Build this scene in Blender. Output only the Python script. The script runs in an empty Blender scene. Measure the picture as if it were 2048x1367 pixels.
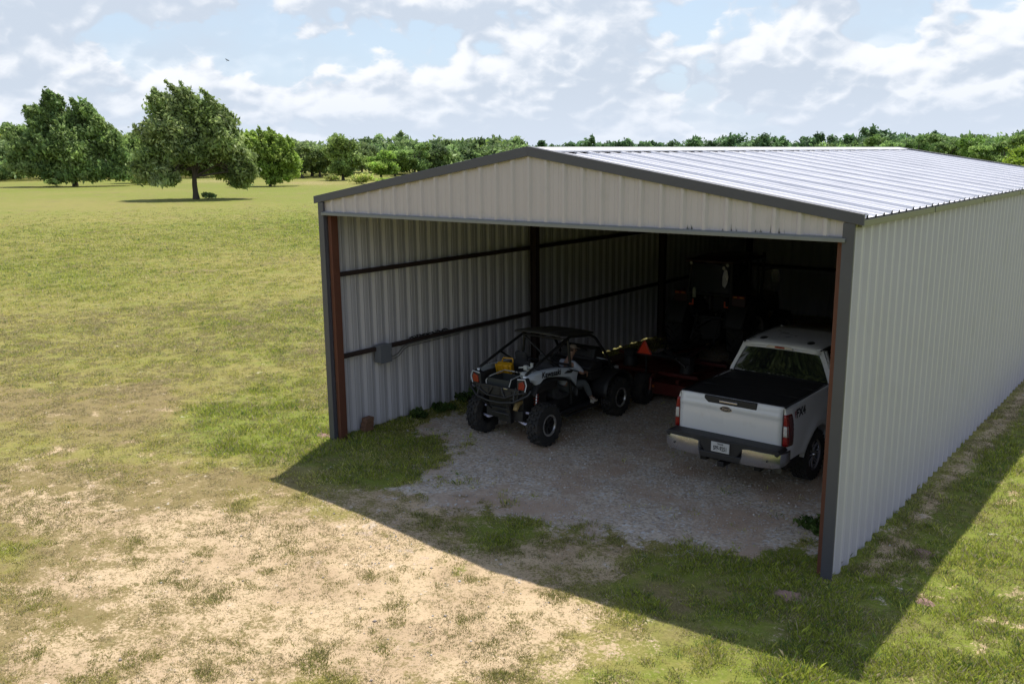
import bpy, bmesh, math, random
import numpy as np
from mathutils import Vector, Matrix, Euler
R = math.radians
scene = bpy.context.scene
C = scene.collection
rng = np.random.default_rng(7)
random.seed(7)

# ------------------------------------------------------------------ camera
CAM = np.array([12.4968, -10.384, 5.0821])
cam_data = bpy.data.cameras.new("camera")
cam = bpy.data.objects.new("camera", cam_data)
C.objects.link(cam)
cam_data.sensor_width = 36.0
cam_data.lens = 31.75
cam_data.clip_start = 0.1
cam_data.clip_end = 12000
cr = Vector((0.7822559, 0.6228947, -0.00882574))
cu = Vector((-0.1200289, 0.16460883, 0.9790286))
cf = Vector((-0.61128452, 0.76479155, -0.20353159))
rot = Matrix((cr, cu, -cf)).transposed()
cam.matrix_world = Matrix.Translation(Vector(CAM)) @ rot.to_4x4()
scene.camera = cam

# ------------------------------------------------------------------ sun, sky, exposure
SUN_DIR = Vector((-0.20, 0.44, 1.0)).normalized()       # towards the sun
sun_elev = math.asin(SUN_DIR.z)
sun_az = math.atan2(SUN_DIR.x, SUN_DIR.y)
sd = bpy.data.lights.new("sun", 'SUN')
sd.energy = 5.0
sd.angle = R(0.55)
sd.color = (1.0, 0.95, 0.87)
sun = bpy.data.objects.new("sun", sd)
C.objects.link(sun)
sun.rotation_euler = SUN_DIR.to_track_quat('Z', 'Y').to_euler()
sun.location = (0, 0, 40)

world = bpy.data.worlds.new("World")
scene.world = world
world.use_nodes = True
def build_world():
    nt = world.node_tree; N = nt.nodes; L = nt.links
    N.clear()
    out = N.new('ShaderNodeOutputWorld'); bg = N.new('ShaderNodeBackground')
    bg.inputs['Strength'].default_value = 1.0
    L.new(bg.outputs[0], out.inputs[0])
    sky = N.new('ShaderNodeTexSky'); sky.sky_type = 'NISHITA'; sky.sun_disc = False
    sky.sun_elevation = sun_elev; sky.sun_rotation = sun_az
    sky.air_density = 1.0; sky.dust_density = 1.6; sky.ozone_density = 1.5
    def val(x):
        return x
    def m(op, a, b=None, c=None, clamp=False):
        n = N.new('ShaderNodeMath'); n.operation = op; n.use_clamp = clamp
        for i, v in enumerate((a, b, c)):
            if v is None: continue
            if isinstance(v, (int, float)): n.inputs[i].default_value = v
            else: L.new(v, n.inputs[i])
        return n.outputs[0]
    def comb(x, y, z):
        n = N.new('ShaderNodeCombineXYZ')
        for i, v in enumerate((x, y, z)):
            if isinstance(v, (int, float)): n.inputs[i].default_value = v
            else: L.new(v, n.inputs[i])
        return n.outputs[0]
    def noise(vec, scale, detail, rough=0.55):
        n = N.new('ShaderNodeTexNoise'); n.noise_dimensions = '3D'
        n.inputs['Scale'].default_value = scale; n.inputs['Detail'].default_value = detail
        n.inputs['Roughness'].default_value = rough
        L.new(vec, n.inputs['Vector']); return n.outputs['Fac']
    def smooth(x, lo, hi):
        n = N.new('ShaderNodeMapRange'); n.interpolation_type = 'SMOOTHSTEP'
        L.new(x, n.inputs[0]); n.inputs[1].default_value = lo; n.inputs[2].default_value = hi
        return n.outputs[0]
    def mix(f, a, b):
        n = N.new('ShaderNodeMix'); n.data_type = 'RGBA'
        if isinstance(f, (int, float)): n.inputs[0].default_value = f
        else: L.new(f, n.inputs[0])
        for k, v in ((6, a), (7, b)):
            if isinstance(v, tuple): n.inputs[k].default_value = (*v, 1)
            else: L.new(v, n.inputs[k])
        return n.outputs[2]
    tc = N.new('ShaderNodeTexCoord')
    sep = N.new('ShaderNodeSeparateXYZ'); L.new(tc.outputs['Generated'], sep.inputs[0])
    az = m('ARCTAN2', sep.outputs[0], sep.outputs[1])
    el = m('ARCSINE', sep.outputs[2])
    # clouds flatten towards the horizon: stretch the elevation logarithmically
    ely = m('ADD', m('MULTIPLY', el, 1.25), m('MULTIPLY', m('LOGARITHM', m('ADD', m('MAXIMUM', el, 0.0), 0.05), 2.718), 0.05))
    P = comb(m('MULTIPLY', az, 1.0), ely, 0.0)
    def dens(vec, fine=True):
        big = noise(vec, 7.5, 2.5, 0.5)
        t = m('MULTIPLY', big, 1.0)
        for sc_, amp in ((17.0, 0.15), (39.0, 0.07)) + (((88.0, 0.030), (190.0, 0.014)) if fine else ()):
            n = noise(vec, sc_, 0.0)
            # rounded billows with creases between them
            bl = m('ABSOLUTE', m('MULTIPLY_ADD', n, 2.0, -1.0))
            t = m('ADD', t, m('MULTIPLY', m('SUBTRACT', 0.22, bl), amp*1.5))
        return t
    def shift(vec, d):
        n = N.new('ShaderNodeVectorMath'); n.operation = 'ADD'
        L.new(vec, n.inputs[0]); n.inputs[1].default_value = d; return n.outputs[0]
    P0 = shift(P, (CLX, CLY, CLZ))
    d0 = dens(P0)
    dup = dens(shift(P0, (-0.004, 0.010, 0.0)))
    dup2 = dens(shift(P0, (-0.008, 0.034, 0.0)), False)
    # blue openings and solid banks where the photograph has them (directions in the sky)
    def spot(a, e, ra, re):
        q = m('ADD', m('POWER', m('DIVIDE', m('SUBTRACT', az, a), ra), 2.0),
                     m('POWER', m('DIVIDE', m('SUBTRACT', el, e), re), 2.0))
        return m('POWER', 2.718, m('MULTIPLY', q, -1.0))
    acc = None
    for a, e, ra, re, amp in SKYSPOTS:
        s = m('MULTIPLY', spot(a, e, ra, re), amp)
        acc = s if acc is None else m('ADD', acc, s)
    d = m('ADD', d0, acc)
    cov = smooth(d, 0.40, 0.475)
    veil = noise(shift(P0, (5.0, 3.0, 2.0)), 4.0, 5.0, 0.6)
    cov = m('MAXIMUM', cov, m('MULTIPLY', smooth(veil, 0.38, 0.68), 0.60))
    lit = m('ADD', m('MULTIPLY', m('SUBTRACT', d0, dup), 2.6), m('MULTIPLY', m('SUBTRACT', d0, dup2), 2.8))
    lit = m('ADD', lit, 0.42, clamp=True)
    thick = smooth(d, 0.52, 0.68)
    lit = m('SUBTRACT', lit, m('MULTIPLY', thick, 0.22), clamp=True)
    ccol = mix(smooth(lit, 0.08, 0.95), (0.545, 0.615, 0.715), (0.86, 0.88, 0.92))
    skc = N.new('ShaderNodeVectorMath'); skc.operation = 'SCALE'
    L.new(sky.outputs[0], skc.inputs[0]); skc.inputs['Scale'].default_value = 0.11
    # the air near the horizon whitens both sky and cloud
    hz = smooth(el, 0.19, -0.01)
    base = mix(m('MULTIPLY', hz, 0.45), mix(0.65, skc.outputs[0], (0.56, 0.71, 0.88)), (0.64, 0.735, 0.86))
    col = mix(m('MULTIPLY', cov, 0.97), base, ccol)
    low = smooth(el, 0.085, 0.0)
    col = mix(m('MULTIPLY', low, 0.62), col, (0.625, 0.70, 0.815))
    # unseen overhead sky is made deeper blue, less cloudy, to cut fill in shade
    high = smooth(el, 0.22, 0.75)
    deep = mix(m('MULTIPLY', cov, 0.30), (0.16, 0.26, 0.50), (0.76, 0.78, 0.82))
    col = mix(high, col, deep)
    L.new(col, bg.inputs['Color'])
CLX, CLY, CLZ = 3.1, 0.4, 1.7
yaw = -0.6743
SKYSPOTS = [  # azimuth, elevation, half-widths, + cloud / - blue
    (yaw-0.34, 0.125, 0.060, 0.014, -0.09), (yaw-0.22, 0.158, 0.05, 0.010, -0.03),
    (yaw+0.19, 0.135, 0.060, 0.035, -0.14), (yaw+0.30, 0.120, 0.060, 0.024, -0.12), (yaw+0.24, 0.165, 0.10, 0.012, -0.10),
    (yaw-0.08, 0.130, 0.05, 0.014, -0.08), (yaw-0.02, 0.105, 0.025, 0.012, -0.07),
    (yaw-0.45, 0.135, 0.08, 0.025, 0.07), (yaw-0.14, 0.145, 0.06, 0.02, 0.05),
    (yaw+0.10, 0.115, 0.07, 0.025, 0.07), (yaw+0.40, 0.115, 0.09, 0.025, 0.07),
    (yaw, 0.055, 0.9, 0.025, 0.10),
]
build_world()
scene.view_settings.view_transform = 'Standard'
scene.view_settings.look = 'None'
scene.view_settings.exposure = 0.22
scene.view_settings.gamma = 1.0
scene.view_settings.use_curve_mapping = False
scene.render.engine = 'CYCLES'
scene.cycles.max_bounces = 8
scene.cycles.diffuse_bounces = 2
scene.cycles.transparent_max_bounces = 8

# ------------------------------------------------------------------ helpers
def tag(o, label=None, cat=None, group=None, kind=None):
    if label: o['label'] = label
    if cat: o['category'] = cat
    if group: o['group'] = group
    if kind: o['kind'] = kind
    return o
def empty(name, loc, rz=0.0):
    o = bpy.data.objects.new(name, None); C.objects.link(o)
    o.location = loc; o.rotation_euler = (0, 0, rz); o.empty_display_size = 0.3
    return o
def copy_tree(o, parent=None):
    c = o.copy(); C.objects.link(c); c.parent = parent
    for ch in list(o.children): copy_tree(ch, c)
    return c

class MB:
    """collects geometry; coordinates may be given in world space with an offset"""
    def __init__(s, off=(0, 0, 0)):
        s.v = []; s.f = []; s.off = np.array(off, float)
    def add(s, vs, fs):
        n = len(s.v)
        s.v.extend([tuple(np.asarray(p, float) - s.off) for p in vs])
        s.f.extend([tuple(i + n for i in f) for f in fs])
        return s
    def box(s, c, size, rot=None, taper=None):
        hx, hy, hz = [k / 2 for k in size]
        pts = [(-hx,-hy,-hz),(hx,-hy,-hz),(hx,hy,-hz),(-hx,hy,-hz),(-hx,-hy,hz),(hx,-hy,hz),(hx,hy,hz),(-hx,hy,hz)]
        if taper: pts = [(x*(taper[0] if z>0 else 1), y*(taper[1] if z>0 else 1), z) for x,y,z in pts]
        if rot is not None:
            M = Euler(rot).to_matrix(); pts = [tuple(M @ Vector(p)) for p in pts]
        pts = [(p[0]+c[0], p[1]+c[1], p[2]+c[2]) for p in pts]
        return s.add(pts, [(0,3,2,1),(4,5,6,7),(0,1,5,4),(1,2,6,5),(2,3,7,6),(3,0,4,7)])
    def b(s, x0, x1, y0, y1, z0, z1):
        return s.box(((x0+x1)/2,(y0+y1)/2,(z0+z1)/2), (abs(x1-x0),abs(y1-y0),abs(z1-z0)))
    def tube(s, pts, r, n=8, caps=True):
        pts = [Vector(p) for p in pts]; rr = r if isinstance(r, (list, tuple)) else [r]*len(pts)
        rings = []; up = None
        for i, p in enumerate(pts):
            d = (pts[min(i+1, len(pts)-1)] - pts[max(i-1, 0)]).normalized()
            if up is None: up = d.orthogonal().normalized()
            up = (up - d*up.dot(d)).normalized(); w = d.cross(up)
            rings.append([tuple(p + (up*math.cos(a)+w*math.sin(a))*rr[i]) for a in [2*math.pi*k/n for k in range(n)]])
        return s.loft(rings, caps=caps)
    def loft(s, rings, caps=True, closed=True):
        n = len(rings[0]); vs = [p for r_ in rings for p in r_]; fs = []
        for i in range(len(rings)-1):
            for k in range(n if closed else n-1):
                a = i*n+k; b2 = i*n+(k+1)%n
                fs.append((a, b2, b2+n, a+n))
        if caps:
            fs.append(tuple(reversed(range(n)))); fs.append(tuple(range((len(rings)-1)*n, len(rings)*n)))
        return s.add(vs, fs)
    def lathe(s, prof, c, axis='x', n=32, closed=False):
        rings = []
        for r_, t in prof:
            ring = []
            for k in range(n):
                a = 2*math.pi*k/n; ca, sa = math.cos(a)*r_, math.sin(a)*r_
                q = {'x': (t, ca, sa), 'y': (sa, t, ca), 'z': (ca, sa, t)}[axis]
                ring.append((q[0]+c[0], q[1]+c[1], q[2]+c[2]))
            rings.append(ring)
        if closed: rings.append(rings[0])
        return s.loft(rings, caps=not closed)
    def cyl(s, p0, p1, r0, r1=None, n=16):
        return s.tube([p0, p1], [r0, r0 if r1 is None else r1], n)
    def prism(s, poly, axis, a, b):
        """2-D polygon extruded along an axis: x -> (y,z), y -> (x,z), z -> (x,y)"""
        def P(u, v, t): return {'x': (t,u,v), 'y': (u,t,v), 'z': (u,v,t)}[axis]
        n = len(poly); vs = [P(u,v,a) for u,v in poly]+[P(u,v,b) for u,v in poly]
        fs = [tuple(range(n)), tuple(range(2*n-1, n-1, -1))]+[(i, i+n, (i+1)%n+n, (i+1)%n) for i in range(n)]
        return s.add(vs, fs)
    def grid(s, fn, nu, nv):
        vs = [fn(i/nu, j/nv) for i in range(nu+1) for j in range(nv+1)]
        fs = [(i*(nv+1)+j, (i+1)*(nv+1)+j, (i+1)*(nv+1)+j+1, i*(nv+1)+j+1) for i in range(nu) for j in range(nv)]
        return s.add(vs, fs)
    def ball(s, c, rad, n=16, m=10):
        rx, ry, rz = rad if isinstance(rad, tuple) else (rad,)*3
        rings = []
        for i in range(m+1):
            t = -math.pi/2+math.pi*i/m; k = max(math.cos(t), 0.02)
            rings.append([(c[0]+rx*k*math.cos(a), c[1]+ry*k*math.sin(a), c[2]+rz*math.sin(t)) for a in [2*math.pi*q/n for q in range(n)]])
        return s.loft(rings)
    def build(s, name, mat, parent=None, smooth=35, bevel=0, seg=2, solid=0, subsurf=0, flip=None):
        if flip: s.f = [tuple(reversed(f)) for f in s.f]
        me = bpy.data.meshes.new(name); me.from_pydata(s.v, [], s.f)
        bm = bmesh.new(); bm.from_mesh(me); (flip is None) and bmesh.ops.recalc_face_normals(bm, faces=bm.faces); bm.to_mesh(me); bm.free()
        me.materials.append(mat)
        if smooth: me.shade_smooth(); me.set_sharp_from_angle(angle=R(smooth))
        o = bpy.data.objects.new(name, me); C.objects.link(o)
        if parent: o.parent = parent
        if solid:
            q = o.modifiers.new('solid', 'SOLIDIFY'); q.thickness = solid; q.offset = 0
        if subsurf:
            q = o.modifiers.new('sub', 'SUBSURF'); q.levels = q.render_levels = subsurf
        if bevel:
            q = o.modifiers.new('bevel', 'BEVEL'); q.width = bevel; q.segments = seg; q.limit_method = 'ANGLE'; q.angle_limit = R(38)
            q.harden_normals = False
        return o

MATS = {}
def mat(name, col, rough=0.5, metal=0.0, var=0.12, scale=6.0, bump=0.0, bscale=40.0, dirt=None, coat=0.0, spec=0.5, dscale=2.5, dlo=.5, dhi=.75):
    """principled surface with mottled colour, uneven gloss and optional dust or rust of its own shape"""
    if name in MATS: return MATS[name]
    m_ = bpy.data.materials.new(name); m_.use_nodes = True; MATS[name] = m_
    nt = m_.node_tree; N = nt.nodes; L = nt.links; p = N['Principled BSDF']
    tc = N.new('ShaderNodeTexCoord')
    nz = N.new('ShaderNodeTexNoise'); nz.inputs['Scale'].default_value = scale; nz.inputs['Detail'].default_value = 6
    L.new(tc.outputs['Object'], nz.inputs['Vector'])
    mx = N.new('ShaderNodeMix'); mx.data_type = 'RGBA'
    mx.inputs[6].default_value = (*[c*(1-var) for c in col], 1); mx.inputs[7].default_value = (*[min(c*(1+var), 1) for c in col], 1)
    L.new(nz.outputs['Fac'], mx.inputs[0]); cout = mx.outputs[2]
    rr = N.new('ShaderNodeMapRange'); rr.inputs[3].default_value = max(rough-0.08, 0.02); rr.inputs[4].default_value = min(rough+0.12, 1)
    L.new(nz.outputs['Fac'], rr.inputs[0])
    if dirt:
        n2 = N.new('ShaderNodeTexNoise'); n2.inputs['Scale'].default_value = dscale; n2.inputs['Detail'].default_value = 9; n2.inputs['Roughness'].default_value = .65
        L.new(tc.outputs['Object'], n2.inputs['Vector'])
        r2 = N.new('ShaderNodeMapRange'); r2.inputs[1].default_value = dlo; r2.inputs[2].default_value = dhi
        L.new(n2.outputs['Fac'], r2.inputs[0])
        m2 = N.new('ShaderNodeMix'); m2.data_type = 'RGBA'; L.new(r2.outputs[0], m2.inputs[0]); L.new(cout, m2.inputs[6])
        m2.inputs[7].default_value = (*dirt, 1); cout = m2.outputs[2]
    L.new(cout, p.inputs['Base Color']); L.new(rr.outputs[0], p.inputs['Roughness'])
    p.inputs['Metallic'].default_value = metal; p.inputs['Coat Weight'].default_value = coat; p.inputs['Specular IOR Level'].default_value = spec
    if bump:
        n3 = N.new('ShaderNodeTexNoise'); n3.inputs['Scale'].default_value = bscale; n3.inputs['Detail'].default_value = 4
        L.new(tc.outputs['Object'], n3.inputs['Vector'])
        bp = N.new('ShaderNodeBump'); bp.inputs['Strength'].default_value = bump; bp.inputs['Distance'].default_value = 0.01
        L.new(n3.outputs['Fac'], bp.inputs['Height']); L.new(bp.outputs[0], p.inputs['Normal'])
    return m_
def back_tone(m_, col):
    """separate back-face colour, painted in to set how dark the interior looks"""
    N = m_.node_tree.nodes; L = m_.node_tree.links; p = N['Principled BSDF']
    src = p.inputs['Base Color'].links[0].from_socket; g = N.new('ShaderNodeNewGeometry')
    mx = N.new('ShaderNodeMix'); mx.data_type = 'RGBA'; L.new(g.outputs['Backfacing'], mx.inputs[0]); L.new(src, mx.inputs[6]); mx.inputs[7].default_value = (*col, 1)
    L.new(mx.outputs[2], p.inputs['Base Color'])
def glass(name, col, rough=0.03, trans=0.0):
    if name in MATS: return MATS[name]
    m_ = bpy.data.materials.new(name); m_.use_nodes = True; MATS[name] = m_
    p = m_.node_tree.nodes['Principled BSDF']; N = m_.node_tree.nodes; L = m_.node_tree.links
    nz = N.new('ShaderNodeTexNoise'); nz.inputs['Scale'].default_value = 3
    rr = N.new('ShaderNodeMapRange'); rr.inputs[3].default_value = rough*.5; rr.inputs[4].default_value = rough*1.6
    L.new(nz.outputs['Fac'], rr.inputs[0]); L.new(rr.outputs[0], p.inputs['Roughness'])
    p.inputs['Base Color'].default_value = (*col, 1); p.inputs['Transmission Weight'].default_value = trans
    p.inputs['IOR'].default_value = 1.5
    return m_
def text_mesh(name, s, size, m_, parent, loc, rot, extrude=0.002, bold=0.0, sx=1.0, shear=0.0, align='CENTER'):
    cu_ = bpy.data.curves.new(name, 'FONT'); cu_.body = s; cu_.size = size; cu_.extrude = extrude
    cu_.offset = bold; cu_.shear = shear; cu_.align_x = align; cu_.align_y = 'CENTER'
    t = bpy.data.objects.new(name, cu_)
    me = bpy.data.meshes.new_from_object(t); bpy.data.objects.remove(t)
    me.name = name; me.materials.clear(); me.materials.append(m_)
    o = bpy.data.objects.new(name, me); C.objects.link(o); o.parent = parent
    o.location = loc; o.rotation_euler = rot; o.scale = (sx, 1, 1)
    return o

# value noise for placing things
def _h(ix, iy, seed):
    n = (ix.astype(np.int64)*374761393 + iy.astype(np.int64)*668265263 + seed*974634777) & 0xffffffff
    n = ((n ^ (n >> 13))*1274126177) & 0xffffffff
    return ((n ^ (n >> 16)) & 0xffff)/65535.0
def vn(x, y, seed=0):
    ix, iy = np.floor(x), np.floor(y); fx, fy = x-ix, y-iy
    fx = fx*fx*(3-2*fx); fy = fy*fy*(3-2*fy)
    return (_h(ix,iy,seed)*(1-fx)+_h(ix+1,iy,seed)*fx)*(1-fy)+(_h(ix,iy+1,seed)*(1-fx)+_h(ix+1,iy+1,seed)*fx)*fy
def fbm(x, y, oct=5, seed=0, gain=.55):
    t = 0; a = 1; s_ = 0
    for k in range(oct):
        t = t+a*vn(x*2**k+17.3*k, y*2**k-9.1*k, seed+k); s_ += a; a *= gain
    return t/s_
# ------------------------------------------------------------------ ground
# soft patches: centre x, y, inverse axes, amount
BARE=[(1.59,-6.25,0.4980,1.1523,0.7944,-1.0337,0.45),
 (3.28,-6.89,0.5509,1.2455,1.2934,-1.6739,0.40),
 (-1.45,-4.94,0.4223,0.9772,0.7447,-0.9791,0.35),
 (7.63,-3.28,1.3152,0.9080,1.5695,-2.0325,0.30),
 (4.27,-1.54,0.6515,0.5943,0.8446,-1.1074,0.60),
 (5.82,-1.79,0.6113,0.4728,1.3600,-1.7758,0.50),
 (5.58,-0.31,0.9576,0.6612,1.1000,-1.4431,0.60),
 (7.14,-1.49,1.1636,0.7144,1.8059,-2.3532,0.40),
 (2.40,-1.75,1.0999,1.2429,1.1693,-1.5384,0.40),
 (-1.12,-4.94,0.4350,0.9836,1.0244,-1.3458,0.70),
 (1.02,-4.01,0.3827,0.6408,0.9592,-1.2576,0.80),
 (2.55,-3.50,0.3719,0.5085,0.7288,-0.9538,0.90),
 (2.71,-5.22,0.3405,0.5891,0.7781,-1.0129,0.75),
 (4.27,-4.19,0.3561,0.4473,0.5971,-0.7770,1.00),
 (4.99,-2.79,0.5197,0.5004,0.7104,-0.9266,1.00),
 (6.39,-3.86,0.5270,0.4808,0.7319,-0.9488,1.00),
 (5.50,-5.17,0.3545,0.4453,1.0819,-1.4002,0.80),
 (6.79,-2.86,0.9349,0.7071,1.1752,-1.5265,0.70),
 (6.27,-3.89,1.9293,1.7987,1.9424,-2.5187,0.70),
 (3.74,-6.64,0.6336,1.2932,1.6522,-2.1376,0.60),
 (6.34,-1.76,1.0763,0.7691,1.7176,-2.2404,0.60),
 (-2.84,-4.01,0.4207,0.9297,1.5018,-1.9855,0.35),
 (-0.56,-3.33,0.4208,0.7279,1.3477,-1.7765,0.35),
 (0.10,-5.68,0.7330,1.7159,0.7541,-0.9860,-0.70),
 (2.30,-6.17,0.7403,1.5807,2.5659,-3.3345,-0.40),
 (2.55,-2.74,1.4912,1.8536,2.2189,-2.9102,-0.50),
 (3.00,-5.70,0.7518,1.3735,2.5986,-3.3763,-0.35),
 (4.15,-3.79,1.3172,1.5861,2.8047,-3.6548,-0.30),
 (5.23,-2.96,1.6811,1.6015,2.2486,-2.9301,-0.40),
 (5.86,-3.28,2.1175,1.9319,2.5286,-3.2875,-0.40),
 (6.18,-4.40,2.2455,2.2814,2.8477,-3.6879,-0.80),
 (5.31,-4.95,3.0254,3.7606,3.4045,-4.4105,-0.60),
 (7.28,-3.43,1.3786,1.0310,1.5366,-1.9907,-0.50),
 (6.37,-3.26,2.2481,1.9003,2.4326,-3.1593,-0.50),
 (1.46,-4.12,1.9908,3.2629,2.5389,-3.3246,-0.40),
 (-5.64,-2.50,1.9546,4.1974,2.8303,-3.7806,1.00),
 (-3.62,-3.33,2.3984,5.0751,2.6423,-3.5060,1.10),
 (-5.21,-1.69,2.7386,5.2576,3.2575,-4.3573,0.60),
 (-4.42,-0.82,2.0285,3.4157,3.9834,-5.3326,0.60),
 (0.24,-1.30,3.3352,4.3248,5.8181,-7.7005,0.90),
 (-0.26,-0.07,3.2103,3.8454,3.3082,-4.3988,1.10),
 (-2.32,-3.13,2.6647,5.0763,4.5831,-6.0676,0.90),
 (-2.51,-2.49,3.2561,5.8201,4.2382,-5.6236,0.70),
 (-1.40,-2.66,1.2736,2.1562,3.9161,-5.1812,0.60),
 (-4.28,-0.62,2.6685,4.3737,3.9530,-5.2933,0.60),
 (-2.68,-0.85,4.9403,7.5119,4.4888,-5.9863,0.50),
 (1.32,-2.42,2.2863,3.0603,2.8682,-3.7752,0.70),
 (6.10,-0.58,1.1064,0.7292,1.0240,-1.3409,1.00),
 (3.30,-1.57,0.9526,0.9678,1.0343,-1.3588,0.70),
 (5.10,-1.96,1.8996,1.6412,1.9374,-2.5325,0.50),
 (6.79,-1.05,1.6559,1.0288,2.2735,-2.9686,0.50),
 (5.24,-0.09,1.8465,1.3046,2.2289,-2.9283,0.40),
 (8.90,-0.79,3.9368,1.5901,3.5560,-4.6251,1.30),
 (9.79,1.36,4.8097,1.2722,2.8989,-3.7864,1.20),
 (10.03,0.56,8.7609,2.2961,5.8203,-7.5807,1.20),
 (9.71,0.45,5.0044,1.4597,5.0728,-6.6096,0.90),
 (10.21,0.07,5.4112,1.3921,5.1078,-6.6407,1.00),
 (10.78,1.17,7.6693,1.4452,5.8026,-7.5583,1.10),
 (10.93,0.11,8.3307,1.6064,6.9094,-8.9698,0.90),
 (10.39,-1.56,6.9377,1.9543,6.7821,-8.7727,1.00),
 (10.82,-1.40,7.2725,1.6989,6.9890,-9.0361,0.60),
 (10.43,4.35,7.4874,1.2942,2.1270,-2.7984,0.90),
 (11.01,-0.55,8.4409,1.6650,4.4331,-5.7431,0.80),
 (8.37,0.84,2.4141,0.9501,3.7554,-4.9132,0.40),
 (7.50,-1.86,3.6857,2.2090,6.2049,-8.0705,0.50),
 (-160.15,102.71,0.1201,0.1827,0.0349,-0.0885,1.00),
 (-126.74,102.47,0.1127,0.1386,0.0328,-0.0786,0.90),
 (-56.18,46.31,0.4547,0.5475,0.2149,-0.3694,0.30),
 (-51.29,17.25,0.2245,0.5075,0.3525,-0.5476,0.25),
 (-131.17,54.81,0.1012,0.2210,0.1215,-0.2459,0.40)]
LUSH=[(-0.58,-4.53,0.1626,0.3319,0.2732,-0.3589,-0.55),
 (2.72,-6.42,0.2639,0.5700,0.4595,-0.5962,-0.35),
 (5.37,-4.38,0.2434,0.2750,0.4623,-0.5998,-0.35),
 (-2.77,-2.25,0.2888,0.5107,0.4031,-0.5355,-0.30),
 (-1.66,-0.65,0.4906,0.6851,0.4183,-0.5570,1.00),
 (-3.41,-0.25,0.8104,1.2192,0.7361,-0.9848,0.70),
 (0.20,-0.73,1.0452,1.2856,0.8410,-1.1150,1.00),
 (-2.97,1.04,0.6528,0.8555,0.3721,-0.4992,0.50),
 (-9.78,7.78,0.4587,0.5524,0.1074,-0.1491,0.35),
 (-0.14,0.49,1.1858,1.3400,0.7590,-1.0106,0.80),
 (9.89,-1.54,0.7477,0.2490,0.6965,-0.9019,0.75),
 (10.52,1.10,0.8974,0.1891,0.3718,-0.4845,0.70),
 (10.03,5.13,1.5498,0.2920,0.2872,-0.3791,0.60),
 (8.57,-1.04,0.8053,0.3597,1.2415,-1.6147,0.90),
 (7.57,-0.63,1.0905,0.5704,2.1012,-2.7421,0.50),
 (5.33,-1.17,0.9553,0.7389,1.0525,-1.3782,1.00),
 (4.29,-0.32,1.4591,1.1800,1.8360,-2.4155,0.40),
 (2.12,-0.86,0.7762,0.8230,0.9946,-1.3127,0.80),
 (1.26,1.08,1.3063,1.2579,1.4218,-1.8905,0.70),
 (1.16,0.17,1.1205,1.1754,1.1979,-1.5890,0.80),
 (3.14,0.06,1.8394,1.6243,2.1288,-2.8108,0.40),
 (8.48,0.06,1.1664,0.4793,1.6188,-2.1127,0.70),
 (9.36,2.12,1.2564,0.3539,0.5832,-0.7641,0.80),
 (9.61,-0.69,1.1921,0.3970,1.0637,-1.3817,0.80),
 (0.02,-5.64,1.0923,2.5571,1.5555,-2.0344,0.60),
 (1.40,-3.02,1.3388,1.9097,1.5466,-2.0318,0.20),
 (5.45,-2.26,2.3779,2.0321,2.6148,-3.4125,0.50),
 (-2.32,-2.97,0.7356,1.3738,1.6090,-2.1312,0.40),
 (8.44,-3.13,0.8725,0.5042,2.2713,-2.9375,0.40),
 (6.19,-4.27,3.3668,3.3481,4.3862,-5.6824,0.60),
 (-8.10,-1.19,0.6941,1.4654,0.8149,-1.0983,0.40),
 (-6.32,-1.71,0.1637,0.3341,0.4444,-0.5959,-1.00),
 (2.94,1.34,0.9850,0.7967,0.5485,-0.7272,-0.60),
 (0.05,-3.00,0.3243,0.5146,1.0956,-1.4436,-0.50),
 (-7.56,0.71,0.2228,0.3854,0.7290,-0.9868,-0.25),
 (-7.55,3.88,0.4566,0.6242,0.4676,-0.6387,0.30),
 (-24.93,8.47,0.0791,0.1526,0.1210,-0.1737,0.25),
 (-80.56,32.14,0.0469,0.1012,0.0297,-0.0510,-0.10),
 (-42.49,33.03,0.2834,0.3560,0.0347,-0.0556,0.30)]
GRAVEL=[(3.82,0.14,0.5718,0.4676,0.5333,-0.7032,0.80),
 (6.24,-0.03,0.7589,0.4659,0.8483,-1.1122,0.70),
 (3.08,-0.70,1.0275,0.9788,0.7867,-1.0365,0.45),
 (3.14,-2.40,0.7872,0.8896,1.6889,-2.2143,0.20),
 (4.50,1.24,0.4374,0.3020,0.5014,-0.6623,1.00),
 (6.85,1.38,0.5338,0.2652,0.5035,-0.6619,1.10),
 (2.37,1.62,0.9389,0.7849,0.6020,-0.7997,0.80),
 (8.04,1.12,1.2604,0.5179,1.0306,-1.3504,0.90),
 (3.26,3.04,0.3995,0.2759,0.4764,-0.6343,1.20),
 (5.36,2.19,0.4214,0.2435,0.4042,-0.5343,1.20),
 (4.59,-0.34,1.1670,0.9128,1.8919,-2.4872,0.50),
 (1.16,1.87,1.9284,1.7594,1.1476,-1.5298,0.50),
 (8.93,0.59,7.7607,2.7512,3.4273,-4.4751,0.60),
 (7.99,0.25,0.9526,0.4255,2.4377,-3.1865,0.40),
 (5.36,-0.00,1.0158,0.7013,1.5600,-2.0495,0.60),
 (3.84,-2.30,1.6844,1.7483,1.9845,-2.5987,0.25),
 (4.74,-2.81,1.1131,1.1070,2.3204,-3.0283,0.25)]
def blobsum(B, x, y):
    t = np.zeros_like(x)
    for cx, cy, a, b, c, d, amp in B:
        u = a*(x-cx)+b*(y-cy); v = c*(x-cx)+d*(y-cy); q = u*u+v*v
        t += amp*np.exp(-np.minimum(q, 60)*0.9)
    return t
def sstep(x, a, b):
    t = np.clip((x-a)/(b-a), 0, 1); return t*t*(3-2*t)
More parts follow.
